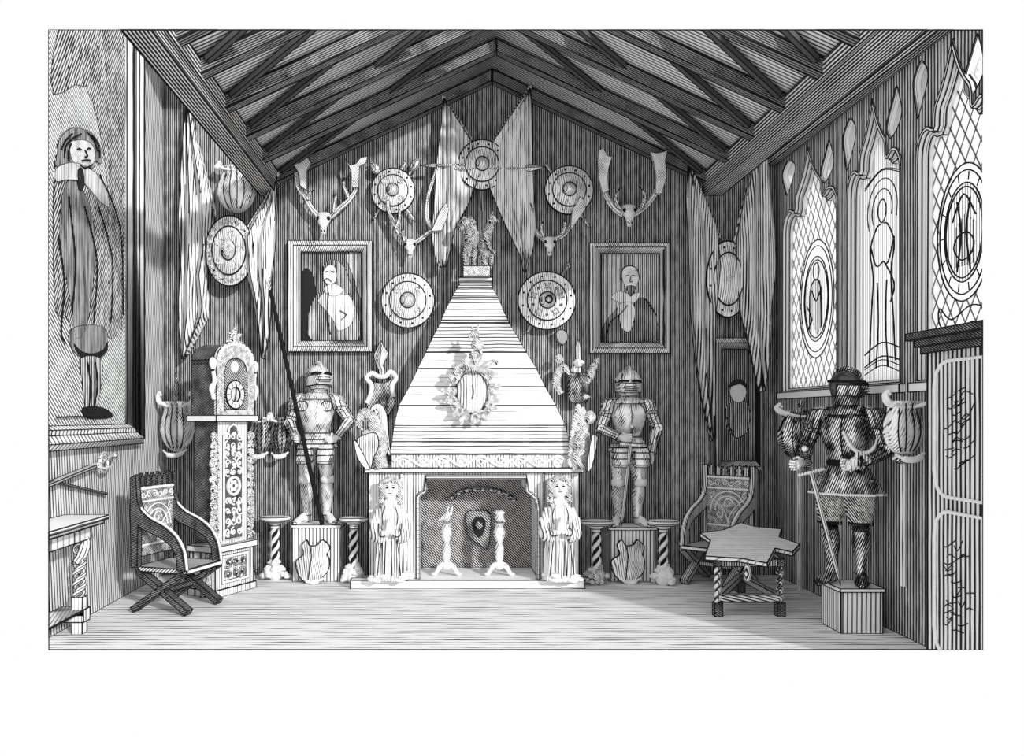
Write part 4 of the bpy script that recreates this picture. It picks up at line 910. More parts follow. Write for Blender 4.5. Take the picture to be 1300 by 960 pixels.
def stand(label, px, wpx, ytop, Y, base='rock', yb=733):
    T = Thing('twisted_stand', label, 'stand', Y, px, yb, 'round-topped twisted stands', z=0); k = Y/F; r = wpx*k/2; h = EYE-(ytop-CY)*k
    m = MB('white'); m.lathe([(r*.9,h-.045),(r,h-.03),(r,h),(r*.5,h+.001)], (0,0,0), 28, 1, .8); T.part('top', m, ink=.005)
    m = MB('stone'); m.lathe([(.03,h-.14),(.05,h-.12),(.04,h-.09),(r*.5,h-.06),(r*.55,h-.045)], (0,0,0), 16); T.part('collar', m, ink=.004)
    m = MB('white'); twist(m, (0,0), .14, h-.12, .032, .021, 1.8); c = T.part('stem', m, ink=0)
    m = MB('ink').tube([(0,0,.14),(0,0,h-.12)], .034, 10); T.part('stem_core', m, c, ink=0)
    m = MB('white' if base == 'rock' else 'carved'); rnd = random.Random(px)
    for i in range(34):
        a = rnd.uniform(0, 6.28); q_ = rnd.uniform(0,1); rr = r*.95*(1-q_*.75); m.blob((cos(a)*rr*.9, sin(a)*rr*.6, .03+q_*.17), (rnd.uniform(.025,.045),.035,rnd.uniform(.02,.035)), 8, 6, .4, seed=i)
    m.blob((0,0,.08), (.09,.08,.09), 10, 7); T.part('foliate_base', m, ink=0)
stand('round-topped twisted stand between the clock and the left pedestal', 349, 39, 656, 9.22)
stand('round-topped twisted stand between the left pedestal and the fireplace', 449, 36, 657, 9.04)
stand('round-topped twisted stand between the fireplace and the right pedestal', 757, 42, 661, 8.97, 'c')
stand('round-topped twisted stand between the right pedestal and the carved armchair', 842, 40, 661, 8.93)
# ================================================================ suits of armour
def ring(c, rx, ry, n=16, off=0): return [(c[0]+cos(2*PI*i/n)*rx, c[1]+sin(2*PI*i/n)*ry, c[2]) for i in range(n)]
def limb(mb, P, r, lam=0, n=10, amp=.12):
    P = resample3(P, 22); k = len(P); rr = []
    for i in range(k):
        t = i/(k-1)*(len(r)-1); j = min(int(t), len(r)-2); v = r[j]+(r[j+1]-r[j])*(t-j)
        if lam: v *= 1+amp*(1-((i/(k-1)*lam) % 1))
        rr.append(v)
    return mb.tube(P, rr, n, up=(.1,1,.1))
def resample3(P, n):
    P = [Vector(p) for p in P]; d = [0]
    for a, b in zip(P, P[1:]): d.append(d[-1]+(b-a).length)
    out = []
    for k in range(n):
        t = d[-1]*k/(n-1); i = 1
        while i < len(P)-1 and d[i] < t: i += 1
        out.append(P[i-1].lerp(P[i], (t-d[i-1])/max(d[i]-d[i-1],1e-9)))
    return out
def hand(mb, w_, d, grip, side=1, s=1.0):
    w_ = Vector(w_); d = Vector(d).normalized(); g = Vector(grip).normalized(); g = (g-d*g.dot(d)).normalized(); nrm = d.cross(g)*side
    c = w_+d*.045*s; mb.loft([[w_+(g*cos(a)*.028+nrm*sin(a)*.018)*s for a in [i*PI/4 for i in range(8)]], [c+(g*cos(a)*.042+nrm*sin(a)*.02)*s for a in [i*PI/4 for i in range(8)]], [c+d*.035*s+(g*cos(a)*.04+nrm*sin(a)*.016)*s for a in [i*PI/4 for i in range(8)]]])
    for i, ln in enumerate((.9,1.0,.95,.75)):
        b = c+d*.03*s+g*(.030-.02*i)*s; mb.tube([b, b+(d*.03+nrm*.004)*s*ln, b+(d*.035+nrm*.03)*s*ln, b+(d*.012+nrm*.046)*s*ln], [.0095*s,.0095*s,.009*s,.008*s], 6)
    b = w_+d*.02*s+g*.03*s; mb.tube([b, b+(g*.016+nrm*.022+d*.018)*s, b+(nrm*.044+d*.03)*s], [.011*s,.0105*s,.008*s], 6)
def suit(label, X, Y, z0, ht, rz, pose, mt='steel', skirt='plates', turn=0):
    T = Thing('suit_of_armour', label, 'suit of armour', Y, CX+X*F/Y, CY, 'suits of armour on pedestals', rz, z=z0); k = ht/1.78; T.M = Matrix.Diagonal((k*1.12, k*1.1, k, 1))
    def mb(mm=None): a = MB(mm or mt); a.M = T.M; return a
    # trunk
    m = mb(); m.loft([ring((0,0,1.00),.125,.10), ring((0,-.01,1.06),.13,.105), ring((0,-.025,1.16),.155,.13), ring((0,-.03,1.28),.185,.145), ring((0,-.015,1.38),.18,.125), ring((0,0,1.44),.12,.09), ring((0,0,1.47),.075,.075)])
    bp = T.part('breastplate', m, ink=.004, smooth=60)
    if pose.get('rondels'):
        for sx in (-1, 1):
            m = mb('shield_metal'); m.lathe([(.002,.03),(.02,.03),(.03,.015),(.055,.012),(.06,0)], (sx*.125,-.13,1.33), 16, 1, 1, 'y'); m.use('ink').ring((sx*.125,1.33), .054, .062, -.155, -.13, 16); T.part('rondel', m, bp, ink=0)
    else:
        m = mb('ink'); m.sweep([(0,-.13,1.40),(0,-.18,1.28),(0,-.155,1.14),(0,-.115,1.04)], .004, 5)
        for sx in (-1, 1): m.sweep([(sx*.08,-.12,1.42),(sx*.15,-.10,1.33),(sx*.15,-.10,1.24)], .004, 5)
        T.part('engraved_lines', m, bp, ink=0)
    m = mb(); m.lathe([(.15,1.405),(.14,1.44),(.09,1.485),(.085,1.52),(.105,1.56),(.09,1.57)], (0,0,0), 14); T.part('gorget', m, ink=.005)
    m = mb('ink' if mt != 'steel' else mt); m.lathe([(.135,.985),(.14,1.0),(.14,1.02),(.13,1.03)], (0,-.005,0), 16, 1, .82); T.part('belt', m, ink=.005)
    # helmet
    hc = Vector((pose.get('hx',0), -.01, 1.635)); Rm = Matrix.Translation(hc) @ Matrix.Rotation(pose.get('hturn',0), 4, 'Z') @ Matrix.Rotation(pose.get('htilt',0), 4, 'X') @ Matrix.Scale(pose.get('hs',1.28), 4)
    m = mb('black_steel' if pose.get('band') else None); m.M = T.M @ Rm; m.loft([ring((0,0,z),rx,ry,18) for z, rx, ry in ((-.10,.07,.08),(-.07,.085,.10),(0,.10,.12),(.05,.098,.118),(.09,.08,.095),(.12,.045,.055),(.13,.01,.012))]); hm = T.part('helmet', m, ink=.004, smooth=50)
    hmat = None
    m = mb(hmat); m.M = T.M @ Rm; m.loft([[(cos(a)*.104, -abs(sin(a))*(.125+bu), z) for a in [i*PI/10 for i in range(11)]]+[(cos(a)*.09, -abs(sin(a))*(.10+bu*.5), z) for a in [i*PI/10 for i in range(10,-1,-1)]] for z, bu in ((-.07,.0),(-.03,.035),(.015,.03))])
    T.part('visor', m, hm, ink=.0055)
    m = mb('ink'); m.M = T.M @ Rm
    for sx in (-1, 1): m.sweep([(sx*.085,-.085,.030),(sx*.05,-.125,.035),(sx*.012,-.135,.032)], .009, 6)
    for i in range(3): m.sweep([(-.05,-.145,-.01-.018*i),(0,-.158,-.012-.018*i),(.05,-.145,-.01-.018*i)], .0035, 4)
    T.part('eye_slit', m, hm, ink=0)
    m = mb(); m.M = T.M @ Rm; m.sweep([(0,-.12,.05),(0,-.09,.115),(0,0,.15),(0,.09,.11),(0,.12,.03)], [.008,.014,.018,.014,.008], 6); m.use('ink' if pose.get('band') else mt); m.tube([(cos(i*PI/9)*.104, sin(i*PI/9)*.124, .045) for i in range(18)], .010 if pose.get('band') else .007, 6, closed=True); T.part('comb', m, hm, ink=0)
    # arms
    for side, (el, wr, gd, grip) in (('l', pose['l']), ('r', pose['r'])):
        sx = -1 if side == 'l' else 1; sh = Vector((sx*.195, 0, 1.40)); el = Vector(el); wr = Vector(wr)
        m = mb(); d = (el-sh).normalized(); m.loft([ring((sx*.13,0,1.475),.012,.012,12), ring((sx*.15,0,1.47),.045,.06,12), ring((sx*.17,0,1.455),.075,.09,12), ring((sx*.195,0,1.42),.085,.095,12), ring((sx*.205,0,1.37),.08,.09,12), ring((sx*.215,0,1.33),.088,.094,12), ring((sx*.217,0,1.29),.07,.08,12)]); T.part('pauldron', m, ink=.0055, smooth=28)
        m = mb(); limb(m, [sh, el], [.06,.062,.052], 4); T.part('upper_arm_plate', m, ink=.005, smooth=30)
        m = mb(); m.blob(el, (.062,.062,.058)); m.ring((el.x, el.z), .0, .05, el.y-.06, el.y-.045, 12); T.part('elbow_guard', m, ink=.005)
        m = mb(); limb(m, [el, wr], [.055,.055,.04,.05], 2); T.part('forearm_plate', m, ink=.005, smooth=30)
        m = mb('white' if mt == 'steel' else 'steel'); hand(m, wr, gd, grip, -sx, 1.15); T.part('gauntlet', m, ink=0)
    # skirt and legs
    if skirt == 'plates':
        m = mb(); m.loft([ring((0,0,z),r,r*.78,18) for z, r in ((1.0,.14),(.955,.175),(.95,.165),(.905,.20),(.90,.19),(.86,.215),(.85,.19))]); T.part('fauld', m, ink=.005, smooth=30)
        for sx in (-1, 1):
            m = mb(); m.loft([[(sx*.105+cos(a)*.085*f, -.11+sin(a)*.07*f-.05*(1-t), z) for a in [i*2*PI/12 for i in range(12)]] for z, f, t in ((.90,.9,1),(.85,1.02,.7),(.845,.95,.7),(.78,1.08,.4),(.775,1.0,.4),(.71,1.02,.2),(.68,.8,.2))]); T.part('tasset', m, ink=.005, smooth=30)
    else:
        n = 40; m = mb(); m.loft([[(cos(2*PI*i/n)*r*(1+f*cos(9*2*PI*i/n)), sin(2*PI*i/n)*r*.8*(1+f*cos(9*2*PI*i/n)), z) for i in range(n)] for z, r, f in ((1.0,.135,0),(.93,.17,.02),(.84,.215,.05),(.76,.245,.07),(.755,.20,.05))]); T.part('flared_skirt', m, ink=0)
        m = mb('white'); m.tube([(cos(2*PI*i/n)*.247*(1+.07*cos(9*2*PI*i/n)), sin(2*PI*i/n)*.247*.8*(1+.07*cos(9*2*PI*i/n)), .757) for i in range(n)], .010, 5, closed=True); T.part('skirt_hem', m, ink=0)
    for sx in (-1, 1):
        fx, fy = pose.get('feet', {}).get(sx, (sx*.10, 0)); hp = Vector((sx*.085,0,.88)); kn = Vector(((sx*.09+fx)/2+sx*.012, -.035+fy*.5, .50)); an = Vector((fx, fy+.02, .09))
        if pose.get('breeches'):
            m = mb('carved_dark'); limb(m, [hp, kn], [.10,.115,.10,.075], 1, 14); T.part('breeches', m, ink=.004, smooth=40)
            m = mb('ink'); m.tube([kn+Vector((cos(a)*.075, sin(a)*.075, .015)) for a in [i*PI/6 for i in range(12)]], .014, 6, closed=True); T.part('garter', m, ink=0)
        else:
            m = mb(); limb(m, [hp, kn], [.095,.092,.075,.062], 1, 12, .06); T.part('thigh_plate', m, ink=.005, smooth=35)
            m = mb('white' if mt == 'steel' else mt); m.blob(kn+Vector((0,-.015,0)), (.065,.07,.06)); m.blob(kn+Vector((sx*.055,0,0)), (.02,.04,.05)); T.part('knee_guard', m, ink=0)
        m = mb(); limb(m, [kn+Vector((0,.01,-.03)), kn.lerp(an,.35)+Vector((0,.03,0)), an], [.055,.066,.045,.042], 1, 12, .05); T.part('greave', m, ink=.005, smooth=35)
        m = mb('white' if mt == 'steel' else mt); dx = pose.get('toe', .25)*sx*.35
        m.loft([[(an.x+dx*t*.9+cos(a)*wd, an.y+.05-t*.23, max(.0,h_*.5+sin(a)*h_*.5)) for a in [i*2*PI/10 for i in range(10)]] for t, wd, h_ in ((0,.025,.07),(.15,.04,.13),(.4,.045,.11),(.65,.05,.075),(.85,.045,.05),(1.0,.02,.03))]); T.part('sabaton', m, ink=.005, smooth=45)
    return T
xA = Wx(402,9.3)
suit('suit of armour with breast rondels holding a long lance on left pedestal', xA, 9.31, .61, 1.72, 0, dict(rondels=1, hturn=.5, htilt=-.15, hx=0.01, toe=.3,
     l=((-.27,-.03,1.14), (-.19,-.15,.98), (.35,-.6,-.1), (.1,0,1)), r=((.33,.02,1.16), (.22,-.09,.98), (-.5,-.2,-.2), (0,.3,1))))
T = Thing('lance', 'long dark lance leaning in the hand of the left suit of armour', 'lance', 9.135, 409, 658)
zb_ = .615; T.e.location.z = zb_; 
m = MB('ink'); tp = Vector(W(343,368,8.76))-Vector((T.loc.x,9.135,zb_)); m.tube([Vector((0,0,0)), tp], [.026,.021], 8); T.part('shaft', m, ink=0)
m = MB('steel'); d = tp.normalized(); m.tube([tp, tp+d*.12, tp+d*.22], [.012,.03,.002], 6); T.part('tip', m, ink=0)
m = MB('steel'); m.tube([Vector((0,0,0)), d*.07], [.012,.026], 6); T.part('ferrule', m, ink=0)
xB = Wx(797,9.3)
suit('suit of armour with gauntlet at the waist and sword point down on right pedestal', xB, 9.28, .585, 1.69, 0, dict(hturn=-.08, htilt=.1, toe=.25,
     l=((-.29,-.03,1.12), (-.12,-.17,1.02), (.7,-.35,0), (.1,-.1,1)), r=((.30,.02,1.13), (.23,-.04,.84), (.02,-.15,-1), (0,1,.1))))
def longsword(label, T0, hilt, tip, name='longsword'):
    T = Thing(name, label, 'sword', hilt.y, CX+hilt.x*F/hilt.y, CY, None, z=hilt.z); v = tip-hilt; d = v.normalized(); n = d.cross(Vector((0,1,0))).normalized()
    m = MB('white'); a = d*.14; m.loft([[a+n*.018,a+Vector((0,-.007,0)),a-n*.018,a+Vector((0,.007,0))],[v-d*.1+n*.014,v-d*.1+Vector((0,-.006,0)),v-d*.1-n*.014,v-d*.1+Vector((0,.006,0))],[v+n*.001,v+Vector((0,-.001,0)),v-n*.001,v+Vector((0,.001,0))]]); T.part('blade', m, ink=.003)
    m = MB('dark_wood').tube([d*-.04, d*.04, d*.13], [.014,.017,.013], 8); m.use('steel').blob(d*-.06, .026, 8, 6); T.part('grip', m, ink=0)
    m = MB('steel').tube([d*.14-n*.11, d*.14, d*.14+n*.11], [.012,.016,.012], 7); T.part('crossguard', m, ink=0); return T
longsword('long sword resting point down before the right suit of armour beside the fireplace', None, Vector((xB-.01,9.06,.585+1.03)), Vector((xB-.10,9.14,.60)))
T = Thing('dagger', 'short dagger at the hip of the right suit of armour beside the fireplace', 'dagger', 9.22, 826, 568)
m = MB('steel').tube([T.q3(816,572),T.q3(834,562)], [.008,.004], 6); T.part('blade', m, ink=0); m = MB('dark_wood').tube([T.q3(808,577),T.q3(817,572)], .014, 7); T.part('grip', m, ink=0)
# the dark armour by the right wall, standing three-quarters away towards the room
TS = suit('dark suit of armour with flared skirt and breeches holding a rapier by the right wall', 3.35, 7.10, .37, 1.80, R(-38), dict(band=1, breeches=1, hturn=1.15, htilt=.05, hs=1.05, toe=.15,
     l=((-.29,-.02,1.14), (-.25,-.20,1.01), (-.25,-.9,-.2), (.1,-.1,1)), r=((.25,.03,1.12), (.12,-.16,1.00), (-.7,-.3,0), (0,.3,1)), feet={-1:(-.10,-.03), 1:(.08,.05)}), 'steel_dark', 'flared')
hl = W(1024,588,7.02); longsword('thin rapier with cup guard held point down by the dark suit of armour', None, Vector((hl.x,hl.y,hl.z+.06)), Vector((3.25,6.99,.385)), 'rapier')
T = TS; iv = WORLD[T.e.name].inverted(); wq = lambda a, b, y=6.86: iv @ W(a, b, y)
m = MB('white'); m.sweep([wq(*p) for p in [(1070,548),(1080,566),(1094,576),(1108,570),(1114,556)]], [.012,.016,.018,.014,.008], 6)
m.use('cloth').sweep([wq(*p) for p in [(1090,574),(1086,586),(1080,600)]], [.02,.035,.01], 8); m.sweep([wq(*p) for p in [(1094,574),(1100,584),(1104,594)]], [.02,.03,.01], 8); T.part('waist_sash', m, ink=0)
# ================================================================ longcase clock in the left corner
T = Thing('longcase_clock', 'tall carved longcase clock with arched hood standing in the left corner', 'clock', 8.535, CX-2.145*F/8.535, CY, rz=R(63), z=0)
def cbox(name, mt, x0, x1, y0, y1, z0, z1, par=None, **k): return T.part(name, MB(mt).box(x0, x1, y0, y1, z0, z1), par, **k)
ink6 = dict(ink=.006)
cbox('plinth', 'stone_v', -.30, .30, -.02, .34, 0, .07, **ink6)
bs = cbox('base', 'stone_v', -.28, .28, .0, .33, .07, .44, **ink6)
m = MB('white'); m.poly([(-.2,.12),(.2,.12),(.2,.40),(-.2,.40)], -.012, 0, [[(-.17,.15),(.17,.15),(.17,.37),(-.17,.37)]]); foliage(m, -.16, .16, .14, .38, -.012, 3, rad=.011, rr=.06); T.part('base_panel', m, bs, ink=.003)
cbox('moulding', 'white', -.31, .31, -.03, .34, .44, .50, **ink6)
tr = cbox('trunk', 'light_wood', -.22, .22, .03, .31, .50, 1.75, **ink6)
m = MB('dark_wood').box(-.235,-.221,.035,.305,.52,1.73); T.part('side_panel', m, tr, ink=.003)
m = MB('dark_wood'); o = [(-.15,.55),(.13,.55),(.13,1.58),(.07,1.60),(.05,1.67),(-.01,1.70),(-.07,1.67),(-.09,1.60),(-.15,1.58)]; m.poly(o, .012, .03)
door_ = T.part('trunk_door', m, tr, ink=.004)
m = MB('white'); m.tube([(a,.008,b) for a,b in o], .011, 6, closed=True); foliage(m, -.14, .12, .57, .98, .008, 5, rad=.0095, rr=.05); foliage(m, -.14, .12, 1.18, 1.62, .008, 6, rad=.0095, rr=.05)
m.ring((-.01,1.08), .075, .10, -.005, .012, 20)
for i in range(6): m.blob((-.01+.04*cos(i*PI/3), .005, 1.08+.04*sin(i*PI/3)), (.024,.01,.024), 8, 5)
T.part('door_carving', m, door_, ink=0)
for sx in (-1, 1):
    m = MB('carved')
    for i in range(13): z = .56+i*.085; rr = .03+.02*abs(sin(i*1.1))+(.02 if i in (2,3,9) else 0); m.blob((sx*(.25+rr*.4), .03, z), (rr,.03,.05), 9, 6, .4, seed=i); scroll(m, (sx*.26, z), .04, .0, 1.1, i, .010, sx, 8)
    T.part('side_scroll', m, ink=0)
    m = MB('carved'); m.poly([(sx*.28,.08),(sx*.38,.02),(sx*.36,.16),(sx*.33,.30),(sx*.30,.44)], .05, .1); T.part('foot_scroll', m, ink=.004)
cbox('hood_sill', 'white', -.31, .31, -.04, .34, 1.73, 1.79, **ink6)
hd = cbox('hood', 'dark_wood', -.27, .27, .02, .32, 1.79, 2.34, **ink6)
m = MB('carved'); arch = [(-.28,1.79),(.28,1.79),(.28,2.34)]+[(.28*cos(a*PI/10), 2.34+.19*sin(a*PI/10)) for a in range(1, 10)]+[(-.28,2.34)]
hole = [(-.17,1.85),(.17,1.85),(.17,2.22)]+[(.16*cos(a*PI/8), 2.24+.13*sin(a*PI/8)) for a in range(0, 9)]+[(-.17,2.22)]
m.poly(arch, -.015, .02, [hole]); T.part('hood_door', m, hd, ink=.005)
m = MB('dark_wood').poly([(-.27,2.30),(.27,2.30)]+[(.27*cos(a*PI/10), 2.34+.17*sin(a*PI/10)) for a in range(0, 11)], .02, .32); T.part('arched_roof', m, hd, ink=.004)
m = MB('soot').poly(hole, .005, .019); dl = T.part('dial_plate', m, hd, ink=0)
m = MB('white'); m.ring((0,2.0), .075, .135, -.01, .004, 32, 1, 1.05); m.lathe([(.001,0),(.055,0),(.055,-.01)], (0,-.002,2.28), 16, 1, 1, 'y'); m.use('pale').lathe([(.001,.0),(.07,-.004)], (0,.0,2.0), 20, 1, 1, 'y')
m.use('ink').ring((0,2.0), .13, .139, -.014, .0, 32, 1, 1.05); m.ring((0,2.0), .070, .076, -.014, .0, 26, 1, 1.05)
for i in range(12): a = i*PI/6; m.bar((.09*cos(a),-.012,2.0+.095*sin(a)), (.122*cos(a),-.012,2.0+.128*sin(a)), .009, .006)
T.part('chapter_ring', m, dl, ink=0)
m = MB('ink').bar((0,-.016,1.99), (.01,-.016,2.10), .009, .005); m.bar((0,-.016,2.0), (-.02,-.016,1.93), .011, .005); T.part('clock_hands', m, dl, ink=0)
m = MB('white')
for i in range(15): a = i*PI/14; m.blob((.25*cos(a), -.02, 2.34+.17*sin(a)), (.025,.02,.025), 7, 5, .3, seed=i)
for sx in (-1, 1):
    m.blob((sx*.31,0,2.30), (.04,.04,.06), 9, 6, .3); m.sweep([(sx*.30,0,1.95),(sx*.33,0,2.05),(sx*.29,0,2.12),(sx*.31,0,2.22)], [.02,.028,.022,.02], 7)
T.part('hood_beading', m, hd, ink=0)
m = MB('carved'); m.blob((0,.0,2.56), (.07,.04,.045), amp=.4); m.blob((0,0,2.63), (.035,.03,.06), amp=.3)
for sx in (-1, 1): m.sweep([(0,0,2.55),(sx*.06,0,2.60),(sx*.10,0,2.62)], [.02,.02,.008], 6); m.sweep([(0,0,2.54),(sx*.12,0,2.53)], [.02,.01], 6)
T.part('crown_finial', m, ink=0)
# ================================================================ X-framed armchairs
def armchair(label, px, Y, rz, pal):
    T = Thing('x_frame_armchair', label, 'chair', Y, px, CY, 'carved X-framed armchairs', rz=rz, z=0); wd = .27
    fm = pal[0]; side = [(.30,1.22),(.24,1.25),(.225,1.02),(.19,.93),(.10,.86),(-.06,.79),(-.18,.70),(-.25,.58),(-.28,.41),(-.205,.41),(-.19,.54),(-.13,.63),(-.03,.69),(.08,.73),(.17,.76),(.215,.80),(.225,.41),(.29,.41)]
    for sx in (-1, 1):
        m = MB(fm).poly(side, sx*wd-.028, sx*wd+.028, (), lambda u, v, w_: (w_, u, v)); a = T.part('arm_frame', m, ink=.0055, smooth=30)
        m = MB(pal[1]); e = [(.27,1.24),(.235,1.0),(.19,.935),(.10,.866),(-.06,.796),(-.18,.706),(-.255,.58),(-.285,.41)]
        m.sweep([(sx*wd, y, z) for y, z in e], .012, 6); T.part('arm_edge', m, a, ink=0)
    m = MB(pal[2]).box(-wd+.02, wd-.02, .235, .275, .50, 1.14); b = T.part('backrest', m, ink=.005)
    m = MB(pal[1]); Y_ = .228
    m.bar((-wd+.03,Y_,1.12),(wd-.03,Y_,1.12),.015,.02); m.bar((-wd+.03,Y_,1.0),(wd-.03,Y_,1.0),.012,.016); m.bar((-wd+.03,Y_,.60),(wd-.03,Y_,.60),.012,.016)
    for i in range(6): scroll(m, (-.2+i*.08,1.06), .036, Y_, 1.1, i, .007, 1 if i%2 else -1, 9)
    for r in (.20,.15): m.tube([(r*cos(a*PI/12), Y_, .76+r*sin(a*PI/12)*1.05) for a in range(0, 13)], .007, 5)
    for s_ in (-1, 1): m.tube([(s_*(.1-.1*cos(a*PI/8)), Y_, .62+.28*sin(a*PI/16)) for a in range(9)], .006, 5); scroll(m, (s_*.10,.72), .05, Y_, 1.2, 1, .007, s_, 9); scroll(m, (s_*.19,.93), .035, Y_, 1.2, 1, .006, s_, 9)
    scroll(m, (0,.84), .06, Y_, 1.3, 0, .007); T.part('back_carving', m, b, ink=0)
    m = MB(fm)
    for i in range(6):
        x = -.20+i*.08; m.poly([(x-.035,1.13),(x+.035,1.13),(x+.022,1.18),(x+.03,1.20),(x,1.26),(x-.03,1.20),(x-.022,1.18)], .24, .27)
    T.part('cresting', m, b, ink=.004)
    m = MB(pal[3]).box(-wd, wd, -.28, .26, .375, .415); st = T.part('seat', m, ink=.006)
    m = MB(pal[1]).bar((-wd,-.285,.395),(wd,-.285,.395),.02,.03); T.part('seat_edge', m, st, ink=.003)
    for sx in (-1, 1):
        m = MB(fm).bar((sx*wd,-.25,.375),(sx*wd,.27,.03),.05,.085,(1,0,0)); T.part('leg', m, ink=.005)
        m = MB(fm).bar((sx*(wd-.03),.24,.375),(sx*(wd-.03),-.28,.03),.05,.085,(1,0,0)); T.part('leg', m, ink=.005)
    T.part('stretcher', MB(fm).bar((-wd,0,.2),(wd,0,.2),.04,.04), ink=.004)
    return T
armchair('dark carved X-framed armchair with spiked cresting in front of the tall clock', CX-2.50*F/7.86, 7.86, R(72), ('dark_wood','white','carved_dark','mid_wood_h'))
armchair('lighter carved X-framed armchair in the right corner behind the star table', CX+2.87*F/8.98, 8.98, R(-45), ('mid_wood','white','carved_dark','mid_wood_h'))
# ================================================================ star-topped table
T = Thing('star_table', 'small table with jagged star-shaped pale top on twisted legs, right foreground', 'table', 7.9, 950, CY, z=0)
px = [(889,677),(919,673),(940,664),(959,669),(992,672),(989,682),(1015,691),(1006,701),(984,696),(974,715),(941,709),(895,706),(902,686)]
def on_top(a, b):              # the top is a slightly raked board: z = .60 + .16 (Y - 7.9)
    dz = -(b-CY)/F; Y = (EYE-.60+.16*7.9)/(.16-dz); return (Wx(a,Y)-T.loc.x, Y-7.9)
pts = [on_top(*p) for p in px]; tz = lambda y: .60+.16*y
m = MB('table_top').poly(pts, -.035, .0, (), lambda u, v, w_: (u, v, tz(v)+w_)); T.part('top', m, ink=.007)
def tleg(px_, pyf, name='leg', h=None):
    Y = EYE*F/(pyf-CY); x = Wx(px_,Y)-T.loc.x; y = Y-7.9; top = tz(y)-.03
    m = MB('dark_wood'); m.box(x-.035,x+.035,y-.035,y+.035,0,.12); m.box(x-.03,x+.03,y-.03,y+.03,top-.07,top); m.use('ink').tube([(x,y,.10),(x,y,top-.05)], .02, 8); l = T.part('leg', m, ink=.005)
    m = MB('mid_wood'); twist(m, (x,y), .11, top-.06, .016, .018, 2.4); T.part('barley_twist', m, l, ink=0)
    return x, y
A = tleg(911, 782); B = tleg(990, 782); C_ = tleg(940, 752)
m = MB('mid_wood_h')
m.bar((A[0],A[1],.16),(B[0],B[1],.16),.05,.06); m.bar((A[0],A[1],.16),(C_[0],C_[1],.16),.05,.05); m.bar((C_[0],C_[1],.16),(B[0],B[1],.16),.05,.05)
T.part('stretcher', m, ink=.005)
m = MB('mid_wood').bar((A[0],A[1],tz(A[1])-.07),(B[0],B[1],tz(B[1])-.07),.03,.06); m.bar((A[0],A[1],tz(A[1])-.07),(C_[0],C_[1],tz(C_[1])-.07),.03,.06); m.bar((C_[0],C_[1],tz(C_[1])-.07),(B[0],B[1],tz(B[1])-.07),.03,.06); T.part('apron', m, ink=.004)
xx = Wx(968,7.0)-T.loc.x; m = MB('mid_wood').tube([(xx,-.55,tz(-.55)-.03),(xx,-.55,tz(-.55)-.10),(xx,-.55,tz(-.55)-.16)], [.02,.034,.02], 8); T.part('pendant_drop', m, ink=0)
# ================================================================ side table and swords by the left wall
T = Thing('side_table', 'side table with twisted leg cut by the left edge, against the left wall', 'table', 6.95, CX-2.95*F/6.95, CY, z=0)
lx, ly = T.loc.x, T.loc.y; rx = -2.83-lx; fy = .12
m = MB('stone').box(LW-lx+.0, rx, -1.2, fy, .925, .955); m.box(LW-lx, rx-.03, -1.2, fy-.03, .89, .925); T.part('top', m, ink=.006, trim=True)
m = MB('stone_v').box(LW-lx, rx-.12, -1.2, fy-.08, .77, .89); T.part('apron', m, ink=.006, trim=True)
lxp = Wx(104,7.0)-lx; m = MB('white'); twist(m, (lxp,0), .30, .58, .03, .022, 1.6); scroll(m, (lxp+.0,.68), .06, -.0, 1.2, 0, .02); m.sweep([(lxp-.02,0,.58),(lxp+.03,0,.66),(lxp+.05,0,.76),(lxp-.02,0,.78)], [.035,.04,.035,.03], 8)
m.use('stone_v').box(lxp-.045,lxp+.045,-.045,.045,.0,.30); T.part('leg', m, ink=.004, trim=True)
m = MB('stone_v').box(LW-lx, lxp+.06, -.06, .06, .10, .20); m.box(LW-lx, lxp+.06, -1.2, -.06, .19, .2); T.part('stretcher', m, ink=.006, trim=True)
T = Thing('basket_hilted_sword', 'sword with an openwork basket hilt hanging slantwise on the left wall', 'sword', 'L', 140, 584, 'swords on the left wall', off=.06)
m = MB('shield_metal'); a, b = T.q3(118,592), T.q3(40,624); m.bar(a, b, .02, .065, (0,1,0)); T.part('scabbard', m, ink=.005, trim=True)
m = MB('steel'); h = Vector(T.q3(128,587)); m.sweep([T.q3(118,592),T.q3(128,587),T.q3(143,580)], [.02,.018,.02], 7); m.blob(T.q3(145,579), .032, 8, 6)
for r in (.07,.05): m.tube([h+Vector((cos(i*PI/8)*r*1.4, -.03, sin(i*PI/8)*r*1.3)) for i in range(16)], .010, 6, closed=True)
for s_ in (-1, 1): m.sweep([T.q3(118,592,-.02), h+Vector((0,-.08,s_*.05)), T.q3(143,580,-.02)], .009, 6)
T.part('basket_hilt', m, ink=0)
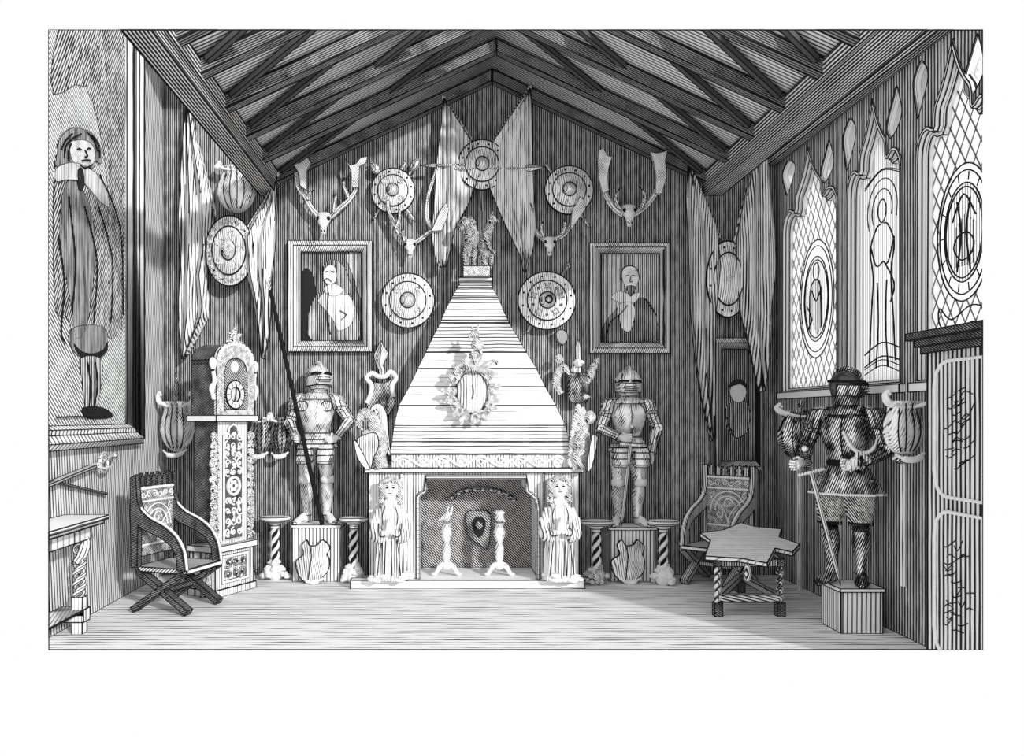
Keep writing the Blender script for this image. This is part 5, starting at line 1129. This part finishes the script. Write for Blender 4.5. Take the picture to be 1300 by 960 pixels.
T = Thing('bare_sword', 'plain narrow blade under the basket-hilted sword on the left wall', 'sword', 'L', 133, 626, 'swords on the left wall', off=.04)
m = MB('shield_metal').bar(T.q3(134,627), T.q3(50,608), .012, .035, (0,1,0)); T.part('blade', m, ink=.005, trim=True)
# ================================================================ tall panelled cabinet at the right edge
T = Thing('panelled_cabinet', 'tall panelled cabinet with heavy cornice cut off at right edge', 'cabinet', 5.8, CX+3.6*F/5.8, CY, z=0, rz=-PI/2)
# local x runs toward the viewer, local -y faces into the room
X1 = 3.6-3.46; L0 = -(6.10-5.8); L1 = .6
hb_ = 2.34
cb = T.part('body', MB('mid_side').box(L0, L1, -X1, .08, 0, hb_-.10), ink=.006, trim=True)
m = MB('dark_wood'); m.box(L0-.10, L1, -X1-.10, .09, hb_-.01, hb_+.04); m.box(L0-.06, L1, -X1-.06, .09, hb_-.06, hb_-.01); m.box(L0-.03, L1, -X1-.03, .09, hb_-.11, hb_-.06); T.part('cornice', m, ink=.006, trim=True)
for z0, z1, in ((1.22,2.16),(.12,1.12)):
    o = [(L0+.12,z1-.2),(L0+.125,z1-.14),(L0+.145,z1-.08),(L0+.18,z1-.035),(L0+.23,z1-.01),(L0+.28,z1),(L1,z1),(L1,z0),(L0+.28,z0),(L0+.22,z0+.01),(L0+.17,z0+.04),(L0+.13,z0+.10),(L0+.12,z0+.18)]
    m = MB('mid_side').poly(o, -X1-.012, -X1); d_ = T.part('door', m, cb, ink=0, trim=True)
    m = MB('white').tube([(a,-X1-.018,b) for a,b in o], .013, 6, closed=True); T.part('moulding', m, d_, ink=0, trim=True)
    m = MB('ink'); rnd = random.Random(int(z0*100))
    for i in range(26):
        x, z = L0+.22+rnd.uniform(0,.25), z0+.2+(z1-z0-.4)*i/26; m.sweep([(x,-X1-.014,z),(x+.04,-X1-.014,z+rnd.uniform(-.03,.03)),(x+.08+rnd.uniform(0,.05),-X1-.014,z+rnd.uniform(0,.06))], .004, 4, 4)
    T.part('carving', m, d_, ink=0, trim=True)
